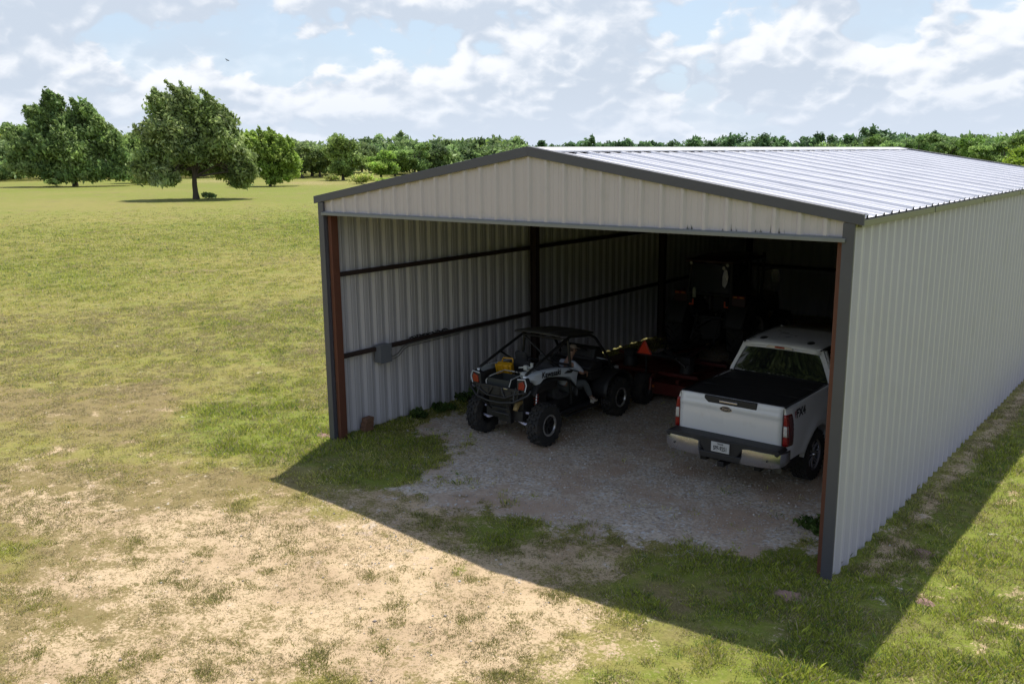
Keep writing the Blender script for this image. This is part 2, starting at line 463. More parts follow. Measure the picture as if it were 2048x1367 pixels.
def masks(x, y):
    w = fbm(x*.8, y*.8, 4, 3)-.5; w2 = fbm(x*.8, y*.8, 4, 33)-.5
    w3 = fbm(x*3.1, y*3.1, 4, 43)-.5; w4 = fbm(x*3.1, y*3.1, 4, 53)-.5
    w5 = fbm(x*8.1, y*8.1, 3, 73)-.5; w6 = fbm(x*8.1, y*8.1, 3, 83)-.5
    X = x+w*1.2+w3*.8+w5*.35; Y = y+w2*1.2+w4*.8+w6*.35
    bare = blobsum(BARE, X, Y); bare = np.where(bare > 0, .86*(1-np.exp(-1.15*np.maximum(bare, 0))), bare); lush = blobsum(LUSH, X, Y); grav = blobsum(GRAVEL, X, Y)
    weeds = np.clip(lush, 0, 1.2)*sstep(y, -4.0, -2.0)*sstep(9.0-x, 0, 1); bare = bare-weeds*.55; grav = grav-weeds*1.0
    # earth floor under the roof, with weeds creeping in along the left wall
    inside = sstep(X, .55, 1.0)*sstep(9.3-x, .15, .3)*sstep(Y, .6, 1.8)*(y < 17.5)
    grav = np.maximum(grav, inside*1.15)
    weedy = (1-sstep(X, .30, .7))*sstep(X, -.8, 0)*sstep(7-Y, 0, 2)*sstep(Y, -1, .5)
    lush = lush+weedy*.45; bare = bare-weedy*.3
    # worn drip strip along the right wall
    strip = np.exp(-((x-9.45)/.22)**2)*(y > .3)*(y < 30)
    bare = bare+strip*.55
    right = sstep(x, 9.0, 10.2)
    lush = lush+right*.50
    d = np.hypot(x-CAM[0], y-CAM[1])
    far = sstep(d, 25, 70)
    n = fbm(x*.05, y*.05, 4, 9)-.5; n2 = fbm(x*.3, y*.3, 4, 19)-.5
    bare = bare*(1-far*.5)+n2*.25+.04
    lush = lush*.85+n*.9+.24+far*.42-.40*np.clip(bare, 0, 1)
    return np.clip(bare, 0, .95), np.clip(lush, 0, 1), np.clip(grav, 0, 1.35)
def height(x, y):
    d = np.hypot(x-CAM[0], y-CAM[1]); k = 1-sstep(d, 30, 60)
    inb = (x > -.3)*(x < 9.5)*(y > 0)
    h = (fbm(x*.35, y*.35, 4, 51)-.5)*.10*k*np.where(inb, .3, 1)+(fbm(x*2.3, y*2.3, 3, 61)-.5)*.035*k
    return h-.012
def make_ground():
    rr = [0.0]; r_ = 2.0
    while r_ < 7000:
        rr.append(r_); r_ *= 1.0085 if 7 < r_ < 60 else (1.03 if r_ < 400 else 1.15)
    rr = np.array(rr)
    a0 = yaw-.62; fine = np.linspace(a0, yaw+.62, 470); coarse = np.linspace(yaw+.62, a0+2*math.pi, 60)[1:-1]
    aa = np.concatenate([fine, coarse]); nr, na = len(rr), len(aa)
    A, Rr = np.meshgrid(aa, rr)
    X = CAM[0]+np.sin(A)*Rr; Y = CAM[1]+np.cos(A)*Rr; Z = height(X, Y)
    V = np.stack([X, Y, Z], -1).reshape(-1, 3)
    i, j = np.meshgrid(np.arange(nr-1), np.arange(na), indexing='ij'); j2 = (j+1) % na
    F = np.stack([i*na+j, i*na+j2, (i+1)*na+j2, (i+1)*na+j], -1).reshape(-1, 4)
    me = mesh_np('ground', V, F)
    b, l, g = masks(X.ravel(), Y.ravel())
    ca = me.color_attributes.new('M', 'FLOAT_COLOR', 'POINT')
    ca.data.foreach_set('color', np.stack([b, l, g, np.ones_like(b)], -1).ravel().astype(np.float32))
    me.shade_smooth()
    o = bpy.data.objects.new('ground', me); C.objects.link(o); tag(o, kind='structure'); me.materials.append(ground_mat())
    return o
def mesh_np(name, V, F, smooth=False):
    me = bpy.data.meshes.new(name); k = F.shape[1]
    me.vertices.add(len(V)); me.vertices.foreach_set('co', V.astype(np.float32).ravel())
    me.loops.add(F.size); me.loops.foreach_set('vertex_index', F.astype(np.int32).ravel())
    me.polygons.add(len(F)); me.polygons.foreach_set('loop_start', np.arange(0, F.size, k, dtype=np.int32))
    me.update(calc_edges=True)
    return me
def ground_mat():
    m_ = bpy.data.materials.new('field_soil_and_grass'); m_.use_nodes = True
    nt = m_.node_tree; N = nt.nodes; L = nt.links; p = N['Principled BSDF']
    tc = N.new('ShaderNodeTexCoord'); at = N.new('ShaderNodeAttribute'); at.attribute_name = 'M'
    sp = N.new('ShaderNodeSeparateColor'); L.new(at.outputs['Color'], sp.inputs[0])
    def noise(s, d=5, r_=.6):
        n = N.new('ShaderNodeTexNoise'); n.inputs['Scale'].default_value = s; n.inputs['Detail'].default_value = d
        n.inputs['Roughness'].default_value = r_; L.new(tc.outputs['Object'], n.inputs['Vector']); return n.outputs['Fac']
    def ma(a, k, b=0.0, c=None):
        n = N.new('ShaderNodeMath'); n.operation = 'MULTIPLY_ADD'; L.new(a, n.inputs[0]); n.inputs[1].default_value = k
        if isinstance(b, float): n.inputs[2].default_value = b
        else: L.new(b, n.inputs[2])
        return n.outputs[0]
    def sm(x, lo, hi):
        n = N.new('ShaderNodeMapRange'); n.interpolation_type = 'SMOOTHSTEP'; L.new(x, n.inputs[0]); n.inputs[1].default_value = lo; n.inputs[2].default_value = hi; return n.outputs[0]
    def mix(f, a, b):
        n = N.new('ShaderNodeMix'); n.data_type = 'RGBA'
        if isinstance(f, float): n.inputs[0].default_value = f
        else: L.new(f, n.inputs[0])
        for k, v in ((6, a), (7, b)):
            if isinstance(v, tuple): n.inputs[k].default_value = (*v, 1)
            else: L.new(v, n.inputs[k])
        return n.outputs[2]
    def mul(c, x):
        n = N.new('ShaderNodeMix'); n.data_type = 'RGBA'; n.blend_type = 'MULTIPLY'; n.inputs[0].default_value = 1
        L.new(c, n.inputs[6]); L.new(x, n.inputs[7]); return n.outputs[2]
    def ramp(x, lo, hi):
        n = N.new('ShaderNodeMapRange'); L.new(x, n.inputs[0]); n.inputs[3].default_value = lo; n.inputs[4].default_value = hi; return n.outputs[0]
    nf = noise(24, 8, .78); nm = noise(3.2, 6, .62); nb = noise(.7, 5, .6); ng = noise(45, 4, .7); nh = noise(.05, 4, .55)
    b_ = ma(nm, 1.5, ma(nf, 2.3, ma(sp.outputs[0], .95, -1.90)))
    bareF = sm(b_, .30, .60)
    l_ = ma(nm, 1.3, ma(nb, 1.1, ma(sp.outputs[1], .9, -1.15)))
    gcol = mix(sm(l_, .12, .95), GR_DRY, GR_GREEN)
    gcol = mix(sm(noise(.35, 6, .65), .54, .68), gcol, GR_BROWN)
    gcol = mul(gcol, ramp(nf, .25, 1.75))
    inv = N.new('ShaderNodeMath'); inv.operation = 'MULTIPLY_ADD'; L.new(sm(sp.outputs[1], .0, .22), inv.inputs[0]); inv.inputs[1].default_value = -.75; inv.inputs[2].default_value = .75
    gcol = mix(inv.outputs[0], gcol, (.225, .165, .082))
    gcol = mix(sm(noise(9, 7, .75), .54, .66), gcol, GR_STRAW)
    soil = mix(sm(noise(.9, 5), .42, .62), SAND, SAND2)
    soil = mix(sm(noise(28, 5, .75), .56, .66), soil, SAND_DK); soil = mix(sm(noise(8, 8, .85), .535, .60), soil, (.215, .175, .085))
    col = mix(bareF, gcol, soil)
    vo = N.new('ShaderNodeTexVoronoi'); vo.inputs['Scale'].default_value = 26; L.new(tc.outputs['Object'], vo.inputs['Vector'])
    hs = N.new('ShaderNodeSeparateColor'); L.new(vo.outputs['Color'], hs.inputs[0])
    gv = mix(hs.outputs[0], GV_A, GV_B); gv = mix(sm(hs.outputs[1], .86, .9), gv, (.62, .60, .57))
    gv = mix(sm(nb, .45, .62), gv, GV_PINK)
    gv = mul(gv, ramp(nm, .72, 1.22))
    g_ = ma(nm, 2.2, ma(nf, 1.7, ma(sp.outputs[2], .85, -1.92)))
    gF = sm(g_, .36, .56)
    col = mix(gF, col, gv)
    L.new(col, p.inputs['Base Color']); p.inputs['Roughness'].default_value = .95; p.inputs['Specular IOR Level'].default_value = .15
    hsum = ma(nf, .7, ma(ng, .5, ma(vo.outputs['Distance'], -.5, 0.0)))
    bp = N.new('ShaderNodeBump'); bp.inputs['Strength'].default_value = .55; bp.inputs['Distance'].default_value = .03
    L.new(hsum, bp.inputs['Height']); L.new(bp.outputs[0], p.inputs['Normal'])
    return m_
GR_STRAW = (.26, .225, .10); GR_DRY = (.262, .228, .072); GR_GREEN = (.172, .205, .032); GR_BROWN = (.215, .172, .075)
SAND = (.57, .43, .27); SAND2 = (.47, .345, .215); SAND_DK = (.24, .18, .105)
GV_A = (.40, .325, .25); GV_B = (.66, .57, .455); GV_PINK = (.48, .36, .265)
ground = make_ground()

def leaf_mat(name, rough=.6, trans=.35):
    m_ = bpy.data.materials.new(name); m_.use_nodes = True
    nt = m_.node_tree; N = nt.nodes; L = nt.links; out = N['Material Output']; p = N['Principled BSDF']
    at = N.new('ShaderNodeAttribute'); at.attribute_name = 'Col'
    oi = N.new('ShaderNodeObjectInfo')
    mu = N.new('ShaderNodeMix'); mu.data_type = 'RGBA'; mu.blend_type = 'MULTIPLY'; mu.inputs[0].default_value = 1
    L.new(at.outputs['Color'], mu.inputs[6]); L.new(oi.outputs['Color'], mu.inputs[7])
    L.new(mu.outputs[2], p.inputs['Base Color']); p.inputs['Roughness'].default_value = rough; p.inputs['Specular IOR Level'].default_value = .3
    tr = N.new('ShaderNodeBsdfTranslucent'); L.new(mu.outputs[2], tr.inputs[0])
    ms = N.new('ShaderNodeMixShader'); ms.inputs[0].default_value = trans
    L.new(p.outputs[0], ms.inputs[1]); L.new(tr.outputs[0], ms.inputs[2]); L.new(ms.outputs[0], out.inputs[0])
    return m_
LEAF = leaf_mat('leaves', .6, .45); BLADE = leaf_mat('grass_blades', .75, .45)

def make_grass(N_try=700000):
    # tufts; density follows the grass cover and thins out with distance from the near field
    a = yaw+rng.uniform(-.60, .60, N_try); u = rng.random(N_try)
    r_ = 6.0+(110-6)*u**1.9
    x = CAM[0]+np.sin(a)*r_; y = CAM[1]+np.cos(a)*r_
    b, l, g = masks(x, y)
    cl = fbm(x*2.2, y*2.2, 4, 81); cl2 = fbm(x*6, y*6, 3, 91); cl3 = fbm(x*.6, y*.6, 3, 101)
    kf = 1-.75*sstep(r_, 17, 40)
    dens = np.clip(.56-b*.54-g*.66+(cl-.5)*1.8*kf+(cl2-.5)*2.8*kf, 0, 1)**1.2*(1-sstep(r_, 45, 108))
    inside = (x > .08)*(x < 9.2)*(y > 0)*(y < 17.6)
    dens = np.where(inside & (g > .75), dens*.15, dens)
    dens = np.where(((x > -.1)*(x < .1)*(y > 0)*(y < 17.6)) | ((x > 9.1)*(x < 9.22)*(y > 0)*(y < 17.6)), 0, dens)
    k = rng.random(N_try) < dens*1.1
    x, y, r_, l, b, cl, cl2, cl3, kf = x[k], y[k], r_[k], l[k], b[k], cl[k], cl2[k], cl3[k], kf[k]; n = len(x)
    z = height(x, y); sc = np.clip(r_/14, .8, 4.5)
    nb = 7; n4 = n*nb; rp = lambda q: np.repeat(q, nb)
    vig = np.clip(l*.75+(cl-.5)*1.6+(cl2-.5)*.9, 0, 1)*rng.uniform(.6, 1.3, n)
    spr = (.016+.030*vig)*sc**.8
    ox = rng.normal(0, 1, n4)*rp(spr); oy = rng.normal(0, 1, n4)*rp(spr)
    X = rp(x)+ox; Y = rp(y)+oy; Z = rp(z)-.010
    hgt = rp(.016+.040*vig)*rng.uniform(.5, 1.4, n4)*rp(sc**.35)
    tall = rp(rng.random(n) < .02); hgt = np.where(tall, hgt*1.8, hgt)
    wd = .0042*rp(sc)*rng.uniform(.6, 1.5, n4)
    th = rng.uniform(0, 2*math.pi, n4); ln = rng.uniform(.1, .9, n4)*hgt; ph = np.arctan2(oy, ox)+rng.normal(0, .5, n4)
    dx, dy = np.cos(th)*wd, np.sin(th)*wd
    v0 = np.stack([X-dx, Y-dy, Z], -1); v1 = np.stack([X+dx, Y+dy, Z], -1)
    v2 = np.stack([X+np.cos(ph)*ln*.4-dx*.7, Y+np.sin(ph)*ln*.4-dy*.7, Z+hgt*.65], -1); v3 = np.stack([X+np.cos(ph)*ln, Y+np.sin(ph)*ln, Z+hgt], -1)
    V = np.stack([v0, v1, v3, v2], 1).reshape(-1, 3); F = np.arange(n4*4).reshape(-1, 4)
    me = mesh_np('grass', V, F)
    L4 = rp(np.clip(l*.85+(cl-.5)*1.0*kf+(cl3-.5)*1.2+rng.normal(0, .16, n), 0, 1))+rng.normal(0, .10, n4); L4 = np.clip(L4, 0, 1)[:, None]
    dry = np.array((.64, .57, .20)); gr = np.array((.40, .46, .065)); old = np.array((.70, .60, .38)); blu = np.array((.17, .25, .07))
    col = dry*(1-L4)+gr*L4; pick = (rng.random(n4) < .24)[:, None]; col = np.where(pick, old*(.6+.4*(1-L4)), col)
    pk = rp(rng.random(n) < .18*np.clip(l+.3, 0, 1))[:, None]; col = np.where(pk, blu, col)
    ob = rp(np.clip(b*1.6-.3, 0, .75))[:, None]; col = col*(1-ob)+np.array((.27, .27, .10))*ob
    col = col*rp(rng.uniform(.65, 1.25, n))[:, None]*rng.uniform(.75, 1.25, n4)[:, None]
    ca = me.color_attributes.new('Col', 'FLOAT_COLOR', 'POINT')
    cc = np.concatenate([np.repeat(col, 4, 0), np.ones((n4*4, 1))], 1); ca.data.foreach_set('color', cc.astype(np.float32).ravel())
    me.materials.append(BLADE)
    o = bpy.data.objects.new('grass', me); C.objects.link(o); tag(o, 'short patchy pasture grass over the sandy ground', 'grass', kind='stuff')
    print('tufts', n)
make_grass()
def make_thatch(N_try=420000):
    a = yaw+rng.uniform(-.58, .58, N_try); u = rng.random(N_try); r_ = 7.0+(34-7)*u**.95
    x = CAM[0]+np.sin(a)*r_; y = CAM[1]+np.cos(a)*r_; b, l, g = masks(x, y)
    c1 = fbm(x*1.4, y*1.4, 4, 131); c2 = fbm(x*5, y*5, 4, 141)
    dens = np.clip(.42+(c1-.5)*2.4+(c2-.5)*3.0-g*.75, 0, 1)
    dens = np.where((x > -.1)*(x < 9.25)*(y > 0)*(y < 17.6)*(g > .6), dens*.06, dens)
    k = rng.random(N_try) < dens; x, y, r_, b, c1 = x[k], y[k], r_[k], b[k], c1[k]; n = len(x); z = height(x, y)
    nb = 3; n4 = n*nb; rp = lambda q: np.repeat(q, nb); sc = rp(np.clip(r_/13, .8, 2.2))
    X = rp(x)+rng.normal(0, .018, n4)*sc; Y = rp(y)+rng.normal(0, .018, n4)*sc; Z = rp(z)+rng.uniform(0, .006, n4)
    th = rng.uniform(0, 6.283, n4); L_ = rng.uniform(.010, .030, n4)*sc; w = .0035*sc*rng.uniform(.6, 1.6, n4); up = rng.uniform(.0, .8, n4)*L_
    c, s_ = np.cos(th), np.sin(th)
    V = np.stack([np.stack([X-s_*w, Y+c*w, Z], -1), np.stack([X+s_*w, Y-c*w, Z], -1), np.stack([X+c*L_, Y+s_*L_, Z+up+.003], -1)], 1).reshape(-1, 3)
    me = mesh_np('thatch', V, np.arange(n4*3).reshape(-1, 3))
    t = rng.random(n4)[:, None]; ol = np.array((.27, .255, .10)); br = np.array((.30, .225, .13)); st = np.array((.56, .46, .28))
    col = np.where(t < .5, ol, np.where(t < .78, br, st))*rng.uniform(.6, 1.2, n4)[:, None]
    ca = me.color_attributes.new('Col', 'FLOAT_COLOR', 'POINT'); cc = np.concatenate([np.repeat(col, 3, 0), np.ones((n4*3, 1))], 1)
    ca.data.foreach_set('color', cc.astype(np.float32).ravel()); me.materials.append(BLADE)
    o = bpy.data.objects.new('dry_grass', me); C.objects.link(o); tag(o, 'dead straw and stubble littering the bare sandy ground', 'dry grass', kind='stuff')
make_thatch()

def make_stones(n=16000):
    a = yaw+rng.uniform(-.5, .62, n*6); r_ = rng.uniform(8, 27, n*6)
    x = CAM[0]+np.sin(a)*r_; y = CAM[1]+np.cos(a)*r_; b, l, g = masks(x, y)
    k = rng.random(n*6) < (g*.55+np.clip(b-.5, 0, 1)*.10); x, y = x[k][:n], y[k][:n]; n = len(x); z = height(x, y)
    s = rng.lognormal(-4.6, .42, n); s = np.clip(s, .006, .035)
    base = np.array([(1,0,0),(0,1,0),(-1,0,0),(0,-1,0),(0,0,.7),(0,0,-.5)], float)
    F0 = np.array([(0,1,4),(1,2,4),(2,3,4),(3,0,4),(1,0,5),(2,1,5),(3,2,5),(0,3,5)])
    V = base[None]*s[:, None, None]*rng.uniform(.6, 1.35, (n, 6, 3)); th = rng.uniform(0, 6.28, n)
    c, s_ = np.cos(th)[:, None], np.sin(th)[:, None]
    V = np.stack([V[..., 0]*c-V[..., 1]*s_+x[:, None], V[..., 0]*s_+V[..., 1]*c+y[:, None], V[..., 2]+z[:, None]+.003], -1)
    F = (F0[None]+(np.arange(n)*6)[:, None, None]).reshape(-1, 3)
    me = mesh_np('gravel', V.reshape(-1, 3), F)
    t = rng.random(n)[:, None]; col = np.array((.30, .25, .22))*(1-t)+np.array((.62, .60, .57))*t
    cc = np.concatenate([np.repeat(col, 6, 0), np.ones((n*6, 1))], 1)
    ca = me.color_attributes.new('Col', 'FLOAT_COLOR', 'POINT'); ca.data.foreach_set('color', cc.astype(np.float32).ravel())
    me.materials.append(leaf_mat('pebbles', .85, 0.0))
    o = bpy.data.objects.new('gravel', me); C.objects.link(o); tag(o, 'loose pale gravel on the floor in front of and under the shed', 'gravel', kind='stuff')
make_stones()

def dirt_mound(x, y, r_, h, label, col=None):
    b = MB((x, y, 0)); z0 = float(height(np.array([x]), np.array([y]))[0])
    def fn(u, v):
        t = v*2*math.pi; rad = r_*u*(1+.16*math.sin(3*t+x*7)+.12*math.sin(5*t+y*5)); px_, py_ = x+math.cos(t)*rad*1.25, y+math.sin(t)*rad
        k = float(fbm(np.array([px_*22.]), np.array([py_*22.]), 3, 5)[0])-.5
        return (px_, py_, z0+h*math.exp(-(u*1.55)**2)+k*h*.9*(1-u*.6)-.012-u*u*.045)
    b.grid(fn, 22, 48)
    o = b.build('dirt_mound', mat('mound_soil', col or (.36, .25, .17), .95, var=.35, scale=22, bump=.9, bscale=90), smooth=25)
    o.location = (x, y, 0); tag(o, label, 'dirt mound', 'low earth mounds in the grass')
# ------------------------------------------------------------------ the open shed
W, LB, HE, HR, HH = 9.144, 17.52, 4.36, 5.12, 4.10
FT = .3048
M_WALL = mat('wall_sheet_paint', (.46, .44, .485), .42, var=.05, scale=1.3, dirt=(.40, .38, .40), dscale=1.2, dlo=.55, dhi=.9)
M_ROOF = mat('galvalume_roof', (.74, .73, .755), .42, metal=.2, var=.10, scale=2.2, dirt=(.50, .50, .53), dscale=1.1, dlo=.5, dhi=.85, bump=.08, bscale=9)
back_tone(M_WALL, (.53, .515, .55)); back_tone(M_ROOF, (.12, .115, .11))  # roof back darkened to deepen interior shade by colour; wall back runs lighter
M_TRIM = mat('charcoal_trim', (.075, .075, .092), .45, var=.10, scale=3, dirt=(.105, .103, .115), dscale=5, dlo=.6, dhi=.95)
M_EAVE = mat('eave_trim_olive', (.15, .145, .10), .40, var=.12, scale=3, dirt=(.17, .165, .12), dlo=.55, dhi=.9)
M_HEAD = mat('header_flashing', (.20, .21, .22), .4, var=.1, metal=.2)
M_RUST = mat('red_iron_primer', (.13, .046, .027), .7, var=.25, scale=5, dirt=(.13, .055, .03), dscale=6)
M_GIRT = mat('dark_purlin_primer', (.034, .020, .018), .65, var=.2, scale=4, dirt=(.05, .03, .025))
M_SCREW = mat('screw_heads', (.35, .35, .36), .4, metal=.6)

def rib_profile(L_, phase=0.0, depth=.032, side=1, foot=.062, top=.026):
    """points along a ribbed sheet: (distance, height); one tall rib every foot and two low ones between"""
    pts = [(0.0, 0.0)]; k = 0; s = phase
    while s < L_+.2:
        for ds, h in ((-foot, 0), (-top, 1), (top, 1), (foot, 0), (.094, 0), (.102, .12), (.112, .12), (.120, 0), (.180, 0), (.188, .12), (.198, .12), (.206, 0)):
            q = s+ds
            if 0 < q < L_: pts.append((q, h*depth*side))
        s += FT
    pts.append((L_, 0.0)); return pts

barn = empty('open_shed', (0, 0, 0))
tag(barn, 'long grey ribbed metal shed open at one gable end with dark trim', 'shed')

def wall_sheets(x, sgn, y0, y1, z0, z1, name='wall', seam=None, off=(0,0,0)):
    b = MB()
    pts = rib_profile(y1-y0, .13, .044, sgn, .078, .030)
    fz = z0 if callable(z0) else (lambda y: z0)
    vs = []; fs = []
    for d, h in pts:
        y = y0+d; vs += [(x+h, y, fz(y)), (x+h, y, z1)]
    for i in range(len(pts)-1): fs.append((2*i, 2*i+2, 2*i+3, 2*i+1))
    b.add(vs, fs)
    o = b.build(name, M_WALL, barn, smooth=0, flip=sgn < 0)
    if seam:
        q = MB(); y = y0+.13+.085
        while y < y1-.1:
            for z in (.16, 1.50, 3.0, z1-.12): q.box((x+.003, y, z), (.008, .013, .013))
            y += FT
        q.build('screw_heads', M_SCREW, o, smooth=0)['kind'] = 'stuff'
        q = MB()
        pass
        for k, y in enumerate((y0+.13+14*FT-.068, y0+.13+29*FT-.068, y0+.13+44*FT-.068)):
            MB().b(x+.0015, x+.006, y-.003, y+.003, .0, z1-.1).build('sheet_lap', mat('lap_seam', (.16, .16, .165), .7), o, smooth=0)  # thin dark strip marks the seam where two sheets lap
    return o
def left_gap(y):      # the last bays stand a little clear of the ground, daylight shows under them
    return -.075+(.072+.022*math.sin(y*9.1)+.016*math.sin(y*23))*max(0, min(1, (y-8.4)/.4)) if y < 11.6 else -.10
wall_sheets(0.0, -1, 0.03, LB, left_gap, HE-.02)
wall_sheets(W, 1, 0.06, LB, -.10, HE-.03, seam=True)
b = MB(); pts = rib_profile(W, .10, .03, 1); vs = []; fs = []
for d, h in pts:
    zt = HE+(HR-HE)*(1-abs(d-W/2)/(W/2))-.03; vs += [(d, LB+h, -.12), (d, LB+h, zt)]
for i in range(len(pts)-1): fs.append((2*i, 2*i+2, 2*i+3, 2*i+1))
b.add(vs, fs).build('wall', M_WALL, barn, smooth=0, flip=True)['label'] = 'back end wall in deep shade'
# gable panel over the opening
b = MB(); pts = rib_profile(W, FT*.0+W/2-15*FT+FT, .034, -1, .050, .018); vs = []; fs = []
for d, h in pts:
    zt = HE+(HR-HE)*(1-abs(d-W/2)/(W/2))-.02; vs += [(d, -.035+h, HH+.03), (d, -.035+h, zt)]
for i in range(len(pts)-1): fs.append((2*i, 2*i+2, 2*i+3, 2*i+1))
M_GABLE = mat('gable_sheet_paint', (.50, .455, .465), .45, var=.05, scale=1.5, dirt=(.40, .375, .36), dscale=3.0, dlo=.58, dhi=.9)
b.add(vs, fs).build('gable_panel', M_GABLE, barn, smooth=0)
# dark run-off stains above the flashing at the low right end
M_STAIN = mat('runoff_stain', (.17, .165, .14), .7, var=.3, scale=30)
random.seed(8)
for cx in (7.15, 7.75, 8.07, 8.37):
    b = MB()
    for k in range(9):
        x = cx-random.random()*.20; h = random.uniform(.02, .11)*random.random()+.015; w = random.uniform(.004, .012)
        b.add([(x-w, -.0375, HH+.037), (x+w, -.0375, HH+.037), (x+w*.3, -.0375, HH+.037+h)], [(0, 1, 2)])
    o = b.build('runoff_stain', M_STAIN, barn, smooth=0); o['kind'] = 'stuff'
# roof slopes
SL = math.hypot(W/2+.10, (HR-HE)*(W/2+.10)/(W/2)); sa = math.atan2(HR-HE, W/2)
for sx in (-1, 1):
    b = MB(); y0, y1 = -.05, LB+.05; pts = [(0.0, 0.0)]; vs = []; fs = []; k = 0; q_ = .16
    while q_ < y1-y0-.05:      # a rib every foot; the lap of two sheets every third rib stands taller
        h_ = .038 if k % 3 == 0 else .026; pts += [(q_-.040, 0), (q_-.020, h_), (q_+.020, h_), (q_+.040, 0)]; q_ += FT; k += 1
    pts.append((y1-y0, 0.0))
    for d, h in pts:
        for t in (0.03, .5, 1.0):
            s_ = SL*t; x = W/2+sx*(s_*math.cos(sa)+h*math.sin(sa)); z = HR-s_*math.sin(sa)+h*math.cos(sa)
            vs.append((x, y0+d, z))
    for i in range(len(pts)-1):
        for t in (0, 1): fs.append((3*i+t, 3*i+3+t, 3*i+4+t, 3*i+1+t))
    b.add(vs, fs)
    rp = b.build('roof_panel', M_ROOF, barn, smooth=0, flip=sx > 0)
    # screw heads along the purlin lines
    q = MB()
    for t in (.08, .36, .64, .95):
        y = y0+.16+.07
        while y < y1:
            s_ = SL*t; x = W/2+sx*s_*math.cos(sa); z = HR-s_*math.sin(sa)
            q.box((x+sx*.004, y, z+.006), (.022, .022, .014)); y += FT
    q.build('screw_heads', M_SCREW, rp, smooth=0)['kind'] = 'stuff'
# ridge cap over dark closure strips
for sx in (-1, 1):
    b = MB(); s0 = .255; x = W/2+sx*s0*math.cos(sa); z = HR-s0*math.sin(sa); b.b(x-.008, x+.008, -.04, LB+.04, z-.01, z+.046); b.build('ridge_closure', mat('closure_foam', (.02, .02, .022), .9), barn, smooth=0)
b = MB()
for sx in (-1, 1):
    w_ = .30
    p = [(W/2, HR+.055), (W/2+sx*w_*math.cos(sa), HR+.055-w_*math.sin(sa)), (W/2+sx*(w_*math.cos(sa)+.005), HR+.035-w_*math.sin(sa))]
    b.add([(x, -.05, z) for x, z in p]+[(x, LB+.05, z) for x, z in p], [(0, 3, 4, 1), (1, 4, 5, 2)])
b.build('ridge_cap', M_ROOF, barn, smooth=0, solid=.002)
# rake trim, front and back
for yy, sg in ((-.075, -1), (LB+.06, 1)):
    for sx in (-1, 1):
        b = MB(); e = W/2+.13
        def P(s_, dz): return (W/2+sx*s_, HR-(HR-HE)*s_/(W/2)+dz)
        poly = [P(0, .068), P(e, .056), P(e, -.070), P(0, -.070)]
        b.prism([(poly[0]), poly[1], poly[2], poly[3]], 'y', yy-.018, yy+.018)
        poly2 = [P(.02, .066), P(e-.002, .056), P(e-.002, .048), P(.02, .058)]
        b.prism(poly2, 'y', yy+.018 if sg < 0 else yy-.12, yy+.12 if sg < 0 else yy-.018)
        b.build('rake_trim', M_TRIM, barn, smooth=0, bevel=.004)
# eave trim under the sheet ends on both long sides
for x, sg in ((0, -1), (W, 1)):
    b = MB(); xo = x+sg*.045
    b.b(xo, xo+sg*.05, -.03, LB, HE-.115, HE-.035)
    n = 3.05; y = n
    eo = b.build('eave_trim', M_EAVE, barn, smooth=0, bevel=.006)
    while y < LB:
        MB().b(xo+sg*.050, xo+sg*.054, y-.006, y+.006, HE-.117, HE-.033).build('trim_joint', mat('joint_dark', (.02, .02, .02), .6), eo, smooth=0); y += n
# header flashing and drip
b = MB(); b.b(.096, W-.096, -.080, -.03, HH-.012, HH+.036); b.b(.060, W-.060, -.104, -.088, HH-.026, HH+.020)
b.build('header_trim', M_HEAD, barn, smooth=0, bevel=.003)
b = MB(); b.b(.14, W-.14, -.02, .14, HH+.0, HH+.22); b.build('header_beam', M_RUST, barn, smooth=0)
# corner trims
for x, sg in ((0, -1), (W, 1)):
    b = MB(); b.b(x+sg*.035, x-sg*.100, -.085, -.050, -.02, HE-.07)
    b.b(x-sg*.085, x-sg*.100, -.050, -.005, -.02, HH-.01)
    b.build('corner_trim', M_TRIM, barn, smooth=0, bevel=.003)
# steel frames: posts, rafters
def ibeam(b, x0, x1, y, z0, z1, wf=.14):
    b.b(x0, x0+.012*(1 if x1 > x0 else -1), y-wf/2, y+wf/2, z0, z1); b.b(x1, x1-.012*(1 if x1 > x0 else -1), y-wf/2, y+wf/2, z0, z1)
    b.b(x0, x1, y-.005, y+.005, z0, z1)
for y in (.075, 5.84, 11.68, LB-.12):
    for x, sg in ((.035, 1), (W-.035, -1)):
        b = MB(); ibeam(b, x+sg*.095, x+sg*.26, y, -.05, 4.22)
        if y < 1:
            b = MB(); b.b(x+sg*.070, x+sg*(.150 if sg > 0 else .142), y-.070, y+.085, -.05, 4.22)
        b.build('post', M_RUST if y < 1 else M_GIRT, barn, smooth=0, bevel=.003)
    if y > 1:
        for sx in (-1, 1):
            b = MB(); z0 = HE-.20; zr = HR-.20
            for dz in (0, -.20):
                b.prism([(W/2, zr+dz), (W/2+sx*(W/2-.16), z0+dz), (W/2+sx*(W/2-.16), z0+dz-.012), (W/2, zr+dz-.012)], 'y', y-.07, y+.07)
            b.prism([(W/2, zr), (W/2+sx*(W/2-.16), z0), (W/2+sx*(W/2-.16), z0-.2), (W/2, zr-.2)], 'y', y-.004, y+.004)
            b.build('rafter', M_GIRT, barn, smooth=0)
